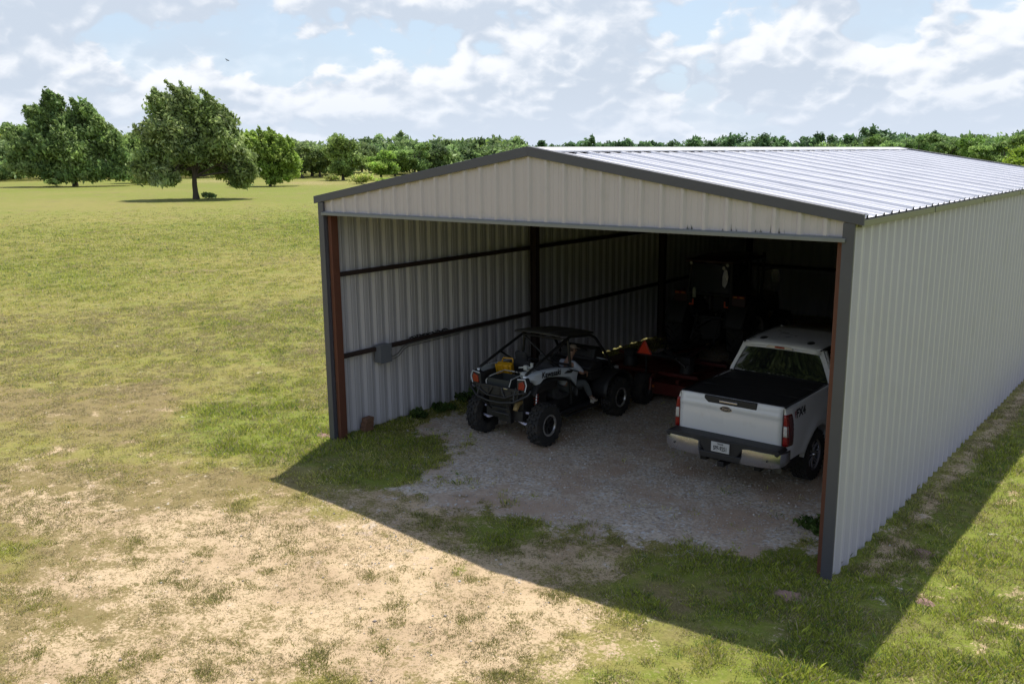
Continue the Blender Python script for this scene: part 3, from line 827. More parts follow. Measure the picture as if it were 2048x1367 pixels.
# girts (C sections) on the long walls and the back wall
for z in (1.50, 3.00):
    for x, sg in ((.025, 1), (W-.025, -1)):
        b = MB(); b.b(x, x+sg*.07, .15, LB-.2, z-.035, z-.030); b.b(x+sg*.066, x+sg*.07, .15, LB-.2, z-.03, z+.035); b.b(x, x+sg*.07, .15, LB-.2, z+.035, z+.04)
        b.build('girt', M_GIRT, barn, smooth=0)
    b = MB(); b.b(.2, W-.2, LB-.08, LB-.01, z-.05, z+.05); b.build('girt', M_GIRT, barn, smooth=0)
for sx in (-1, 1):
    for k, t in enumerate((.06, .28, .52, .76, .97)):
        s_ = W/2*t; x = W/2+sx*s_; z = HR-(HR-HE)*t-.11
        b = MB(); b.b(x-.03, x+.03, .05, LB-.05, z-.10, z+.085); b.build('purlin', M_GIRT, barn, smooth=0)

# wall-mounted electrical box with conduit
eb = empty('electrical_box', (0.12, 1.20, 1.40)); off = (0.12, 1.20, 1.40)
tag(eb, 'grey metal electrical box fixed to the inside of the left wall', 'electrical box')
GB = mat('grey_box_paint', (.165, .175, .20), .45, var=.08)
b = MB(off); b.b(.03, .20, 1.03, 1.31, 1.24, 1.58); b.build('housing', GB, eb, bevel=.01)
b = MB(off); b.b(.202, .214, 1.02, 1.32, 1.23, 1.59); b.build('door', GB, eb, bevel=.008)
b = MB(off); b.b(.214, .226, 1.29, 1.305, 1.38, 1.45); b.build('latch', mat('latch_steel', (.4, .4, .4), .35, metal=.8), eb)
b = MB(off)
CP = [(.12, 1.34, 1.30), (.12, 1.46, 1.30), (.12, 1.56, 1.33), (.12, 1.72, 1.44), (.12, 1.84, 1.47), (.12, 5.5, 1.47)]
b.tube(CP, .013, 8); CP2 = [(.15, y, z-.04) for x, y, z in CP[:-1]]+[(.15, 3.3, 1.44)]; b.tube(CP2, .011, 8)
b.build('conduit', mat('conduit_grey', (.27, .27, .27), .4, metal=.5), eb)
# tangle of dark cord lying on the girt
b = MB((.09, 2.3, 1.56)); random.seed(3); P_ = []
for i in range(60):
    t = i/59; P_.append((.085+.03*math.sin(i*2.1), 1.92+1.1*t+.05*math.sin(i*1.3), 1.565+.018*math.sin(i*1.9)+.02*random.random()))
b.tube(P_, .009, 6); o = b.build('cord', mat('black_rubber_cord', (.02, .02, .02), .6), smooth=60)
o.location = (.09, 2.3, 1.56); tag(o, 'tangled black cord lying on top of the lower wall girt', 'cord')

# stacked wood scraps against the wall by the left post
wb = empty('wood_blocks', (.16, .66, 0)); tag(wb, 'small stack of weathered reddish wood blocks standing by the left post', 'wood blocks')
WD = mat('weathered_wood', (.20, .105, .065), .8, var=.35, scale=9, dirt=(.12, .07, .05), dscale=8, bump=.5)
for k in range(3):
    b = MB((.16, .66, 0)); b.box((.15+.01*k, .66+.008*k, .050+.088*k), (.13, .23-.012*k, .084), rot=(0, .02*k, .05*k)); b.build('board', WD, wb, bevel=.008)
# ------------------------------------------------------------------ trees
BARK = mat('bark', (.085, .070, .055), .95, var=.35, scale=5, bump=.8, bscale=14)
def unit(n):
    v = rng.normal(0, 1, (n, 3)); return v/np.linalg.norm(v, axis=1, keepdims=True)
def leaf_mesh(name, clumps, n, size, cols, wind=(-.5, 0, .6), aspect=1.7, sub=34, spread=.17, tone=.22, plumes=0):
    """clumps: (x,y,z, rx,ry,rz, weight). leaves gather in sprays on the outside of each clump"""
    wsum = sum(c[6] for c in clumps); P = []; Cc = []; Nn = []; cols = np.minimum(np.array(cols)*1.75, .55)
    for c in clumps:
        nk = max(int(n*c[6]/wsum), 10); ctr = np.array(c[:3]); rad = np.array(c[3:6])
        ns = max(int(sub*c[6]/wsum*len(clumps)), 5)
        u = unit(ns); u[:, 2] = np.where(u[:, 2] < -.55, -u[:, 2]*.5, u[:, 2])
        sc = ctr+u*rad*rng.uniform(.45, 1.0, (ns, 1)); tones = rng.normal(1, tone, ns)*rng.normal(1, .14); ct = np.clip(rng.random(ns)+rng.normal(0, .3), 0, 1)
        k = rng.integers(0, ns, nk); g_ = np.clip(rng.normal(0, 1, (nk, 3)), -2, 2)*rad*spread
        w = np.array(wind)*np.clip(np.abs(rng.normal(0, 1, (nk, 1))), 0, 2.2)*rad.mean()*spread*1.1
        q = sc[k]+g_+w
        if plumes:      # long wind-combed sprays standing out of the top and sides
            npl = max(int(plumes*c[6]/wsum), 2); up = unit(npl); up[:, 2] = np.abs(up[:, 2])*.9+.1
            tip = ctr+up*rad*.92; j = rng.integers(0, npl, nk); on = rng.random(nk) < .30
            tt = rng.random((nk, 1)); L_ = rng.uniform(.35, .8, npl)[j][:, None]*rad.mean(); w_ = np.array(wind)/np.linalg.norm(wind)
            q = np.where(on[:, None], tip[j]+w_*L_*tt*1.3+rng.normal(0, 1, (nk, 3))*(.30-.22*tt)*rad.mean()*.42, q)
        inner = rng.random(nk) < .22
        q[inner] = ctr+unit(inner.sum())*rad*rng.random((inner.sum(), 1))*.75
        t = np.clip(ct[k]+rng.normal(0, .18, nk), 0, .999)*(len(cols)-1); i = t.astype(int); f = (t-i)[:, None]
        col = (cols[i]*(1-f)+cols[i+1]*f)*np.clip(tones[k], .5, 1.6)[:, None]*rng.uniform(.75, 1.25, nk)[:, None]
        P.append(q); Cc.append(col)
    P = np.concatenate(P); Cc = np.concatenate(Cc); n = len(P)
    lo = .15 if size > .1 else .01; P[:, 2] = np.maximum(P[:, 2], lo+rng.random(n)*lo*2)
    d = unit(n)+np.array(wind)*.9; d /= np.linalg.norm(d, axis=1, keepdims=True)
    e = np.cross(d, unit(n)); e /= np.linalg.norm(e, axis=1, keepdims=True)
    s = size*rng.uniform(.6, 1.4, (n, 1)); a = d*s*aspect/2; b_ = e*s/2
    V = np.stack([P-a, P+b_*.9, P+a, P-b_*.9], 1).reshape(-1, 3); F = np.arange(n*4).reshape(-1, 4)
    me = mesh_np(name, V, F); ca = me.color_attributes.new('Col', 'FLOAT_COLOR', 'POINT')
    ca.data.foreach_set('color', np.concatenate([np.repeat(Cc, 4, 0), np.ones((n*4, 1))], 1).astype(np.float32).ravel())
    me.materials.append(LEAF); return me
def trunk_mesh(h, r, clumps, lean=(0, 0), base=0.0):
    b = MB(); n = 7
    T = [(lean[0]*(i/n)**1.5*h+.06*math.sin(i*1.7)*r*3, lean[1]*(i/n)*h+.05*math.cos(i*2.1)*r*3, -.15+(h+.15)*i/n) for i in range(n+1)]
    b.tube(T, [r*(1.35 if i == 0 else 1-.55*i/n) for i in range(n+1)], 10)
    for c in clumps:
        s_ = T[random.randint(3, n-1)]; e = (c[0], c[1], c[2]+c[5]*.2); mid = [(s_[k]*.45+e[k]*.55)+(0, 0, .25)[k]+random.uniform(-.2, .2) for k in range(3)]
        b.tube([s_, mid, e], [r*.42, r*.25, r*.07], 6)
        for q in range(3):
            f = (c[0]+random.uniform(-.7, .7)*c[3], c[1]+random.uniform(-.7, .7)*c[4], c[2]+random.uniform(-.1, .8)*c[5]); b.tube([mid, f], [r*.14, r*.03], 5)
    return b
def tree(name, x, y, clumps, n, size, cols, label, r=.3, th=None, rz=0, cat='tree', group=None, **kw):
    t = empty(name, (x, y, 0), rz)
    th = th or max(c[2] for c in clumps)*.75
    trunk_mesh(th, r, clumps).build('trunk', BARK, t, smooth=50)
    me = leaf_mesh('crown', clumps, n, size, cols, **kw); o = bpy.data.objects.new('crown', me); C.objects.link(o); o.parent = t
    tag(t, label, cat, group); return t
def put(proto, x, y, s, rz, label, tint=(1, 1, 1), group=None, sz=1.0, cat='tree'):
    c = copy_tree(proto); c.location = (x, y, 0); c.rotation_euler = (0, 0, rz); c.scale = (s, s, s*sz)
    for ch in c.children:
        if ch.name.startswith('crown'): ch.color = (*tint, 1)
    tag(c, label, cat, group)
    if group is None and 'group' in c: del c['group']
    return c
OAK = [(.105, .150, .045), (.165, .215, .072), (.245, .290, .13)]
ELM = [(.085, .135, .045), (.135, .195, .060), (.205, .260, .10)]
LIME = [(.13, .20, .035), (.19, .27, .05), (.25, .33, .08)]
MID = [(.085, .125, .048), (.125, .175, .062), (.18, .225, .09)]
# screen-right axis in the field (unit vector across the view) used to lay out crown clumps
ux, uy = .782, .623
vx, vy = -.623, .782
def CL(L_):   # (across, depth, z, r_across, rz, weight)
    return [(a*ux+d*vx, a*uy+d*vy, z, ra, ra*.95, rz, w) for a, d, z, ra, rz, w in L_]
# the lone oak in the field
tree('oak_tree', -88.0, 53.3, CL([(-4.80, -.6, 2.5, 2.0, 1.1, 1.3), (-2.40, -2.2, 2.2, 1.8, .9, 1.0), (6.60, -.4, 3.0, 1.6, 1.7, 1.3), (6.20, 0, 1.9, 1.3, 1.1, .8), (2.60, 2.2, 2.8, 1.7, .9, .8), (-0.40, 0, 10.2, 2.6, 2.1, 3), (-3.00, .5, 10.1, 2.2, 1.9, 2.2), (2.00, 0, 9.7, 2.3, 2.1, 2.4), (3.90, 0, 8.4, 2.1, 1.9, 1.8),
    (-4.00, 0, 7.6, 2.3, 1.8, 2), (-1.40, -1, 7.6, 2.8, 2.2, 3), (1.40, 1, 7.4, 2.8, 2.2, 2.6), (4.40, -1, 6.2, 2.4, 1.9, 2.4), (-5.00, 0, 5.2, 2.0, 1.4, 1.5), (-2.80, 1.5, 5.2, 2.6, 1.7, 2.2),
    (0.10, -2.2, 5.3, 2.8, 1.8, 2.6), (2.80, 1.8, 5.2, 2.6, 1.8, 2.2), (5.60, 0, 4.4, 2.0, 1.8, 1.7), (5.80, -.5, 2.7, 1.5, 1.4, 1.1), (-5.40, -.5, 3.4, 1.9, 1.0, 1.2), (-3.00, -1.2, 3.1, 2.2, 1.0, 1.4), (-0.60, 2.0, 3.2, 2.0, .9, 1.0), (5.20, 1, 1.9, 1.2, .9, .6), (4.00, 2, 3.6, 1.8, 1.3, 1)]),
    46000, .26, OAK, 'lone spreading oak with a bare trunk and dark shade beneath it', r=.36, th=6.5, plumes=150, wind=(-.55*ux, -.55*uy, .75), aspect=2.2, spread=.19)
# the tall ragged tree left of it
tree('elm_tree', -156.3, 71.8, CL([(-3.2, 0, 15.0, 1.3, 2.3, 1.0), (-1.9, 0, 14.2, 1.5, 2.0, 1.1), (-6.0, 0, 12.6, 1.8, 1.6, 1.1), (2.6, 0, 12.9, 1.9, 2.2, 1.5), (4.6, 0, 11.8, 1.5, 1.9, 1.1), (-4.8, 0, 11.4, 2.6, 2.0, 1.7), (0, 0, 11.0, 2.8, 2.6, 2.4), (5.6, 0, 9.6, 2.4, 2.4, 2),
    (-4.2, 0, 8.6, 3.4, 2.5, 2.6), (1.2, -1, 8.2, 3.6, 3.0, 3), (7.4, 0, 7.0, 2.8, 2.5, 2.2), (-7.8, 0, 6.2, 3.4, 2.5, 2.4), (-2.6, -2, 5.6, 3.6, 2.6, 3), (2.8, -2, 5.2, 3.8, 2.8, 3), (8.6, 0, 4.4, 2.8, 2.5, 2.2), (-9.8, 0, 4.2, 2.6, 2.2, 1.8), (-7.4, -1, 2.8, 3.0, 1.6, 1.6), (-3.6, -2, 2.4, 3.2, 1.9, 2), (4.6, -2, 2.0, 3.4, 1.9, 2), (.4, -3, 1.8, 3.0, 1.7, 1.8), (8.6, -1, 1.9, 2.4, 1.5, 1.4)]),
    46000, .36, ELM, 'tallest ragged dark green tree at the left of the field', r=.45, th=12, plumes=150, wind=(-.5*ux, -.5*uy, .8), aspect=2.1, spread=.17, tone=.28)
tree('round_tree', -269.3, 111.5, CL([(0, 0, 11.5, 4.2, 3.6, 3), (-2.4, 0, 7.5, 4.2, 3.6, 3), (2.4, 0, 7.5, 4.0, 3.6, 3), (0, 0, 3.8, 5.0, 3.2, 3)]), 9000, .6, ELM, 'dark rounded tree behind and left of the tallest ragged tree', r=.4)
tree('yellow_green_tree', -293.5, 116.7, CL([(0, 0, 9.8, 4.2, 3.4, 3), (-4, 0, 6.5, 4.2, 3.4, 3), (2.6, 0, 6.0, 3.2, 3.2, 2), (0, 0, 3.0, 4.6, 2.6, 2)]), 8000, .6, [(.20, .26, .03), (.30, .36, .05), (.38, .42, .09)], 'yellow green tree at the left edge of the picture', r=.35)
tree('willow_tree', -162.5, 87.6, CL([(0, 0, 7.8, 2.5, 2.2, 3), (-1.4, 0, 5.0, 2.8, 2.4, 3), (1.8, 0, 4.6, 2.8, 2.4, 3), (0, 0, 2.2, 3.6, 2.0, 3)]), 9000, .38, [(.13, .20, .05), (.18, .25, .075), (.24, .30, .11)], 'pale green tree filling the gap between the two tallest trees', r=.25)
tree('lime_tree', -119.8, 88.1, CL([(-2.9, 0, 8.4, 1.7, 1.5, 1.3), (.6, 0, 8.3, 1.9, 1.7, 1.8), (2.4, 0, 7.2, 1.9, 1.8, 1.7), (-2.0, 0, 6.0, 2.5, 2.0, 2.2), (1.2, -.6, 5.4, 2.8, 2.3, 2.6), (3.4, 0, 4.2, 1.9, 1.9, 1.7), (-2.6, 0, 3.2, 2.4, 1.9, 1.8), (.6, -.8, 2.5, 2.9, 1.9, 2.3), (3.0, 0, 1.9, 1.8, 1.4, 1.2)]),
    22000, .34, LIME, 'bright lime green tree right of the lone oak', r=.22, wind=(-.3*ux, -.3*uy, .7), tone=.16, plumes=90).scale = (1.06, 1.06, .90)
# prototypes for the tree line
def rnd_clumps(h, w, k, low=.18):
    L_ = []
    for i in range(k):
        t = (i+.5)/k; z = h*(low*.7+(.86-low*.7)*t); hw = w*.62*math.sin(math.pi*min(max(.18+.72*(1-t), .2), .9))**.7
        for j in range(2 if t > .8 else 3):
            L_.append((random.uniform(-1, 1)*hw*.7, random.uniform(-1, 1)*hw*.7, z+random.uniform(-.08, .08)*h, hw*random.uniform(.42, .66), hw*random.uniform(.42, .66), h*random.uniform(.11, .17), 1))
    return L_
random.seed(11)
P1 = tree('oak_tree', -160.2, 127.4, rnd_clumps(9.4, 8, 4), 9000, .42, MID, 'full dark oak at the left end of the far line, beside the lime tree', tone=.2)
P2 = tree('oak_tree', -136.7, 119.4, rnd_clumps(9.6, 6.6, 5, .12), 9500, .36, [(.11, .16, .04), (.155, .22, .06), (.21, .27, .09)], 'tall narrow light green oak standing forward of the far tree line', tone=.2)
P3 = tree('oak_tree', -128.4, 122.6, rnd_clumps(6.0, 6.4, 3, .2), 7000, .34, [(.12, .19, .035), (.17, .25, .05), (.23, .30, .075)], 'low rounded fresh green oak in front of the far tree line', tone=.16)
P4 = tree('oak_tree', -165.5, 186.7, rnd_clumps(8.2, 11, 3, .3), 9000, .42, LIME, 'broad yellow green oak just above the left roof slope', tone=.16)
P5 = tree('dead_topped_tree', -152.6, 139.3, rnd_clumps(8.6, 6.0, 4, .3), 6000, .38, MID, 'thin topped grey green oak, first right of the tall narrow one', tone=.25)
line = [
 (P1, -163.7, 135.6, .92, (1.0, 1.0, 1.0), 'mid green oak between the leftmost line oak and the tall narrow one'),
 (P2, -151.9, 149.5, .80, (.75, .85, .8), 'dark narrow oak behind the low rounded fresh green one'),
 (P1, -146.7, 151.2, .86, (.95, 1.05, .9), 'broad mid green oak a little right of the low rounded one'),
 (P5, -149.1, 160.9, .98, (.75, .8, .85), 'dark open crowned oak before the left end of the roof slope'),
 (P1, -190.5, 219.4, 1.04, (1.1, 1.2, .85), 'green oak rising behind the broad yellow green oak'),
 (P4, -213.2, 262.0, 1.34, (1.0, 1.0, .9), 'yellow green oak touching the roof peak from behind, nearest the peak'),
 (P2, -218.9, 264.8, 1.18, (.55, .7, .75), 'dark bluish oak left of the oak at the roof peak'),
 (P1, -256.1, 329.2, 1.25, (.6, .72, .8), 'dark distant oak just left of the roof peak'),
 (P3, -172.0, 140.0, 1.3, (.7, .8, .8), 'squat dark oak behind the lime tree, showing at its right edge'),
]
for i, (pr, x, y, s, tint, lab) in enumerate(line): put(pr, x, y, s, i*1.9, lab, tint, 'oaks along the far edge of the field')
for o in (P1, P2, P3, P4): tag(o, group='oaks along the far edge of the field')
# bushes at the foot of the line
def bush(name, x, y, w, h, n, cols, label, size=.22, group='bushes at the foot of the tree line'):
    t = empty(name, (x, y, 0)); cl = [(random.uniform(-.4, .4)*w, random.uniform(-.3, .3)*w, h*(random.uniform(.3, .6) if w > 1 else random.uniform(.05, .5)), w*.28, w*.28, h*.4, 1) for _ in range(6)]
    b = MB()
    for c in cl: b.tube([(0, 0, -.05), (c[0]*.5, c[1]*.5, c[2]*.6), (c[0], c[1], c[2]+.1)], [.03*min(1, w), .02*min(1, w), .008*min(1, w)], 5)
    b.build('stem', BARK, t); me = leaf_mesh('foliage', cl, n, size, cols, sub=12); o = bpy.data.objects.new('foliage', me); C.objects.link(o); o.parent = t
    tag(t, label, 'bush', group); return t
YG = [(.20, .28, .05), (.26, .35, .075), (.33, .40, .12)]
bush('bush', -112.2, 102.5, 4.2, 2.0, 2600, YG, 'bright feathery bush below the tall narrow light green oak')
bush('bush', -133.6, 113.2, 3.6, 1.3, 1600, YG, 'small pale bush left of the bright feathery bush')
bush('bush', -105.0, 100.6, 3.2, 1.3, 1600, YG, 'low bright bush just above the left tip of the roof')
bush('bush', -117.4, 87.2, 2.4, 1.6, 1600, LIME, 'low green bush at the right foot of the lime tree')
bush('bush', -160.5, 70.5, 3.8, 1.5, 1500, ELM, 'dark undergrowth at the left foot of the tallest ragged tree')
bush('bush', -86.6, 54.0, 1.5, .8, 900, ELM, 'small dark weed clump at the foot of the lone oak')
bush('bush', -225, 88, 7, 2.6, 1600, YG, 'pale scrub in the far field at the left, beneath the dark rounded tree', size=.45)
bush('bush', -150, 82, 5, 2.2, 1800, YG, 'pale grey green scrub under the gap between the two tallest trees', size=.3)
# right side trees beyond the roof
def polar(az, D): return CAM[0]+math.sin(az)*D, CAM[1]+math.cos(az)*D
random.seed(5)
R_ = [(.515, 160, P4, .72, (.80, .80, .55), 'olive green oak at the right edge just above the roof'),
 (.492, 185, P1, 0.80, (.85, .95, .7), 'green oak second from the right edge above the roof'),
 (.468, 205, P2, 0.82, (.80, .95, .75), 'slim green oak third from the right edge above the roof'),
 (.440, 215, P1, 0.90, (.80, .9, .8), 'full green oak above the far end of the roof edge'),
 (.410, 235, P1, 0.94, (.75, .9, .75), 'tall green oak where the far roof end begins, clear of the ridge'),
 (.380, 260, P2, 0.96, (.75, .85, .8), 'green oak rising just past the far end of the ridge')]
for i, (da, D, pr, s, tint, lab) in enumerate(R_):
    x, y = polar(yaw+da, D); put(pr, x, y, s, i*2.3, lab, tint, 'oaks beyond the right side of the roof')
def woodland(label, a0, a1, D0, D1, h, n_tree, leaves, size, tint, cols=MID, bank=0):
    cl = []
    for i in range(n_tree):
        a = a0+(a1-a0)*(i+random.random())/n_tree; D = random.uniform(D0, D1); x, y = polar(a, D); hh = h(a)*random.uniform(.72, 1.12); w = random.uniform(3.4, 5.5)
        cl.append((x, y, hh*.30, w, w, hh*.32, 1.0)); cl.append((x+random.uniform(-2, 2), y, hh*.68, w*.72, w*.72, hh*.28, 1.0)); 
        if random.random() < .5: cl.append((x+random.uniform(-3, 3), y, hh*.88, w*.4, w*.4, hh*.18, .45))
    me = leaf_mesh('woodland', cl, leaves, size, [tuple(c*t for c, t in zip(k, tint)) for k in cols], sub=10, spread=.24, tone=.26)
    o = bpy.data.objects.new('woodland', me); C.objects.link(o); tag(o, label, 'woodland', kind='stuff'); return o
woodland('dense dark wood closing the field behind the single trees', -1.32, -.66, 236, 285, lambda a: 8.5+.8*math.sin(a*37), 150, 120000, .75, (.9, .95, .95))
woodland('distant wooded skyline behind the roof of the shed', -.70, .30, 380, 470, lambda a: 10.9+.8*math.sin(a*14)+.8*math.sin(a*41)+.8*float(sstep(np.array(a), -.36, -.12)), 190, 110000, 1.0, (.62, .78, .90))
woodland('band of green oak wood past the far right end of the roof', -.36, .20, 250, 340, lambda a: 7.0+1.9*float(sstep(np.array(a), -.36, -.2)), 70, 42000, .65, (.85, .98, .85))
woodland('wood on the side of the field facing the open end of the shed', 2.2, 3.9, 50, 70, lambda a: 15, 90, 60000, .8, (.8, .8, .8))

# leafy weeds rooted along the walls
random.seed(21)
WG = [(.035, .065, .015), (.055, .09, .02), (.09, .13, .035)]
for x, y, w, h, lab in ((.30, 1.95, .30, .34, 'leafy weed against the left wall nearest the wood blocks'), (.34, 2.55, .34, .30, 'low leafy weed on the left wall, second back from the wood blocks'),
    (.46, 3.35, .55, .40, 'spreading dark weed by the left rear wheel of the buggy'), (.50, 3.95, .60, .48, 'tallest bushy weed between the buggy and the left wall'), (.42, 4.75, .50, .40, 'bushy weed farthest back along the left wall beside the buggy'),
    (8.42, 1.30, .36, .42, 'small leafy weed just inside the right corner post')):
    bush('weed', x, y, w*1.25, h*.62, 520, WG, lab, size=.045, group='weeds growing along the shed walls')
# ------------------------------------------------------------------ wheels shared by all machines
TYRE = mat('tyre_rubber', (.022, .022, .023), .85, var=.25, scale=10, dirt=(.085, .07, .055), dscale=5, dlo=.5, dhi=.85)
CHROME = mat('chrome', (.45, .45, .48), .22, metal=.9, var=.05)
BLACKP = mat('black_plastic', (.020, .020, .022), .55, var=.2, scale=12, dirt=(.06, .055, .05), dscale=4, dlo=.55, dhi=.95)
SATIN = mat('satin_black_steel', (.016, .016, .018), .38, var=.2)
RUB = mat('dark_rubber', (.015, .015, .015), .8)
def tyre(off, c, r, w, rr, lugs, lug_h, style):
    b = MB(off); h = w/2
    prof = [(rr*.97, -h*.72), (rr*1.05, -h*.92), (rr+(r-rr)*.5, -h*1.02), (r-.05*r, -h*.90), (r-lug_h, -h*.66), (r-lug_h*.8, 0), (r-lug_h, h*.66), (r-.05*r, h*.90), (rr+(r-rr)*.5, h*1.02), (rr*1.05, h*.92), (rr*.97, h*.72)]
    b.lathe(prof, c, 'x', 40, closed=True)
    for k in range(lugs):
        a = 2*math.pi*k/lugs
        def place(x, da, rad, sx_, st, sh, yawr=0.0):
            ang = a+da; M = Euler((ang-math.pi/2, 0, 0)).to_matrix() @ Euler((0, 0, yawr)).to_matrix()
            pts = [(-sx_/2,-st/2,0),(sx_/2,-st/2,0),(sx_/2,st/2,0),(-sx_/2,st/2,0),(-sx_*.42,-st*.38,sh),(sx_*.42,-st*.38,sh),(sx_*.42,st*.38,sh),(-sx_*.42,st*.38,sh)]
            o_ = Vector((x, math.cos(ang)*rad, math.sin(ang)*rad))
            b.add([tuple(M @ Vector(q)+o_+Vector(c)) for q in pts], [(0,3,2,1),(4,5,6,7),(0,1,5,4),(1,2,6,5),(2,3,7,6),(3,0,4,7)])
        pitch = 2*math.pi*r/lugs
        if style == 'ag':
            for s_ in (-1, 1): place(s_*w*.25, (.5 if s_ > 0 else 0)*2*math.pi/lugs, r-lug_h, w*.56, pitch*.24, lug_h, s_*.75)
        elif style == 'mud':
            st = pitch*.55
            place(-h*.26, 0, r-lug_h*.95, w*.22, st, lug_h*.95, .25); place(h*.26, .5*2*math.pi/lugs, r-lug_h*.95, w*.22, st, lug_h*.95, -.25)
            for s_ in (-1, 1): place(s_*h*.78, (.25 if s_ > 0 else .75)*2*math.pi/lugs, r-lug_h*1.3, w*.20, st*(1.0 if k % 2 else .75), lug_h*1.25)
        else:
            for x_ in (-.5, 0, .5): place(x_*h, (.5 if x_ else 0)*2*math.pi/lugs, r-lug_h*.8, w*.20, pitch*.66, lug_h*.7)
            for s_ in (-1, 1): place(s_*h*.84, 0, r-lug_h*1.3, w*.12, pitch*.5, lug_h*1.1)
    return b
def add_wheel(parent, off, c, r, w, rr, lugs, lug_h, style, rim_mat, hub_mat, spokes, side=1, ring=None, label=None):
    """wheel (hub and spokes) > tyre, rim; side is the outward x direction"""
    h = w/2; f = side
    b = MB(off); b.cyl((c[0]+f*h*.2, c[1], c[2]), (c[0]+f*h*.72, c[1], c[2]), rr*.22, rr*.20, 20); b.cyl((c[0]+f*h*.72, c[1], c[2]), (c[0]+f*h*.9, c[1], c[2]), rr*.15, rr*.12, 16)
    b.lathe([(rr*.15, f*h*.30), (rr*.90, f*h*.18), (rr*.90, f*h*.10), (rr*.15, f*h*.2)], c, 'x', 32, closed=True)
    for k in range(spokes):
        a = 2*math.pi*k/spokes
        for da in (-.10, .10):
            y0, z0 = math.cos(a)*rr*.2, math.sin(a)*rr*.2; y1, z1 = math.cos(a+da)*rr*.88, math.sin(a+da)*rr*.88
            b.tube([(c[0]+f*h*.55, c[1]+y0, c[2]+z0), (c[0]+f*h*.52, c[1]+y1*.7, c[2]+z1*.7), (c[0]+f*h*.66, c[1]+y1, c[2]+z1)], [rr*.075, rr*.05, rr*.05], 6)
    wh = b.build('wheel', hub_mat, parent, smooth=40)
    if label: wh['label'] = label
    tyre(off, c, r, w, rr, lugs, lug_h, style).build('tyre', TYRE, wh, smooth=30)
    b = MB(off)
    b.lathe([(rr*1.0, -h*.80), (rr*1.04, -h*.86), (rr*.93, -h*.70), (rr*.88, 0), (rr*.93, h*.70), (rr*1.04, h*.88), (rr*1.0, h*.80), (rr*.94, 0)], c, 'x', 40, closed=True)
    ro = b.build('rim', rim_mat, wh, smooth=40)
    if ring:
        b = MB(off); b.lathe([(rr*1.06, f*h*.86), (rr*1.06, f*h*.97), (rr*.90, f*h*.97), (rr*.86, f*h*.80)], c, 'x', 40, closed=True)
        for k in range(14):
            a = 2*math.pi*k/14; y, z = math.cos(a)*rr*.98, math.sin(a)*rr*.98; b.cyl((c[0]+f*h*.95, c[1]+y, c[2]+z), (c[0]+f*h*1.04, c[1]+y, c[2]+z), rr*.045, n=6)
        b.build('beadlock_ring', ring, wh, smooth=40)
    return wh

# ------------------------------------------------------------------ white pickup, seen from behind
TX, TY = 6.82, 3.20
tr = empty('pickup_truck', (TX, TY, 0), R(-.6))
tag(tr, 'white crew cab pickup with black bed cover parked nose in behind the right post', 'pickup truck')
WHITE = mat('white_truck_paint', (.72, .73, .76), .28, var=.03, scale=2, coat=.6, dirt=(.50, .48, .45), dscale=3, dlo=.62, dhi=.95)
HX = .955
def side_x(y, z):
    """half width of the flank: tucked at the sill, widest at the shoulder crease, pulled in at the rail"""
    x = HX
    if z > 1.02: x -= .075*((z-1.02)/.42)**2
    if z < .80: x -= .045*((.80-z)/.3)
    if y < -.95: x -= .05*((-.95-y)/.22)**2
    if y > 4.2: x -= .16*((y-4.2)/.6)**2
    for ay in (0.0, 3.86):            # swollen arches
        q = math.hypot(y-ay, (z-.42)); x += .030*math.exp(-((q-.56)/.10)**2)
    return x
def arch(y, ay, r_=.505, zc=.40):
    d = abs(y-ay)
    return zc+math.sqrt(max(r_*r_-d*d, 0)) if d < r_ else -9
def zbot(y): 
    base = .60 if y < -.5 else .52
    return max(base, arch(y, 0.0), arch(y, 3.86))
def ztop(y):
    if y < .62: return 1.40+.012*math.sin(y)
    if y < 3.05: return 1.335
    return 1.335-.03*(y-3.05)-.05*max(0, (y-4.3)/.5)**2
ys = sorted(set([round(-1.14+.04*i, 3) for i in range(149)]))
body = MB(); N_ = 14
for s_ in (-1, 1):
    body.grid(lambda u, v, s_=s_: (lambda y: (lambda z: (s_*side_x(y, z), y, z))(zbot(y)+(ztop(y)-zbot(y))*v))(-1.14+u*5.92), 148, N_)
    # wheel arch returns and bed rail cap
    for ay in (0.0, 3.86):
        body.grid(lambda u, v, s_=s_, ay=ay: (lambda t: (s_*(side_x(ay+math.cos(t)*.505, .40+math.sin(t)*.505)-v*.16), ay+math.cos(t)*.505, .40+math.sin(t)*.505))(math.pi*(.06+.88*u)), 24, 2)
    body.grid(lambda u, v, s_=s_: (s_*(side_x(-1.14+u*1.78, 1.40)-.09*v), -1.14+u*1.78, ztop(-1.14+u*1.78)+.012*math.sin(v*math.pi)), 20, 4)
    # rear corner pillars beside the tailgate
    body.grid(lambda u, v, s_=s_: (s_*(side_x(-1.14, .80+.60*v)-.10*u), -1.14-.012*math.sin(u*math.pi), .80+.60*v), 4, 8)
# cowl, hood and nose
body.grid(lambda u, v: ((v*2-1)*(side_x(3.0+u*1.78, 1.3)-.0), 3.0+u*1.78, ztop(3.0+u*1.78)+.085*(1-abs(v*2-1)**2.6)*(1-.55*u)), 16, 16)
body.grid(lambda u, v: ((v*2-1)*side_x(4.78, 1.2), 4.78+.05*math.sin(u*math.pi), .62+(ztop(4.78)-.62)*u), 8, 12)
body.b(-.86, .86, .62, .66, .60, 1.36)
body.build('body', WHITE, tr, smooth=40)
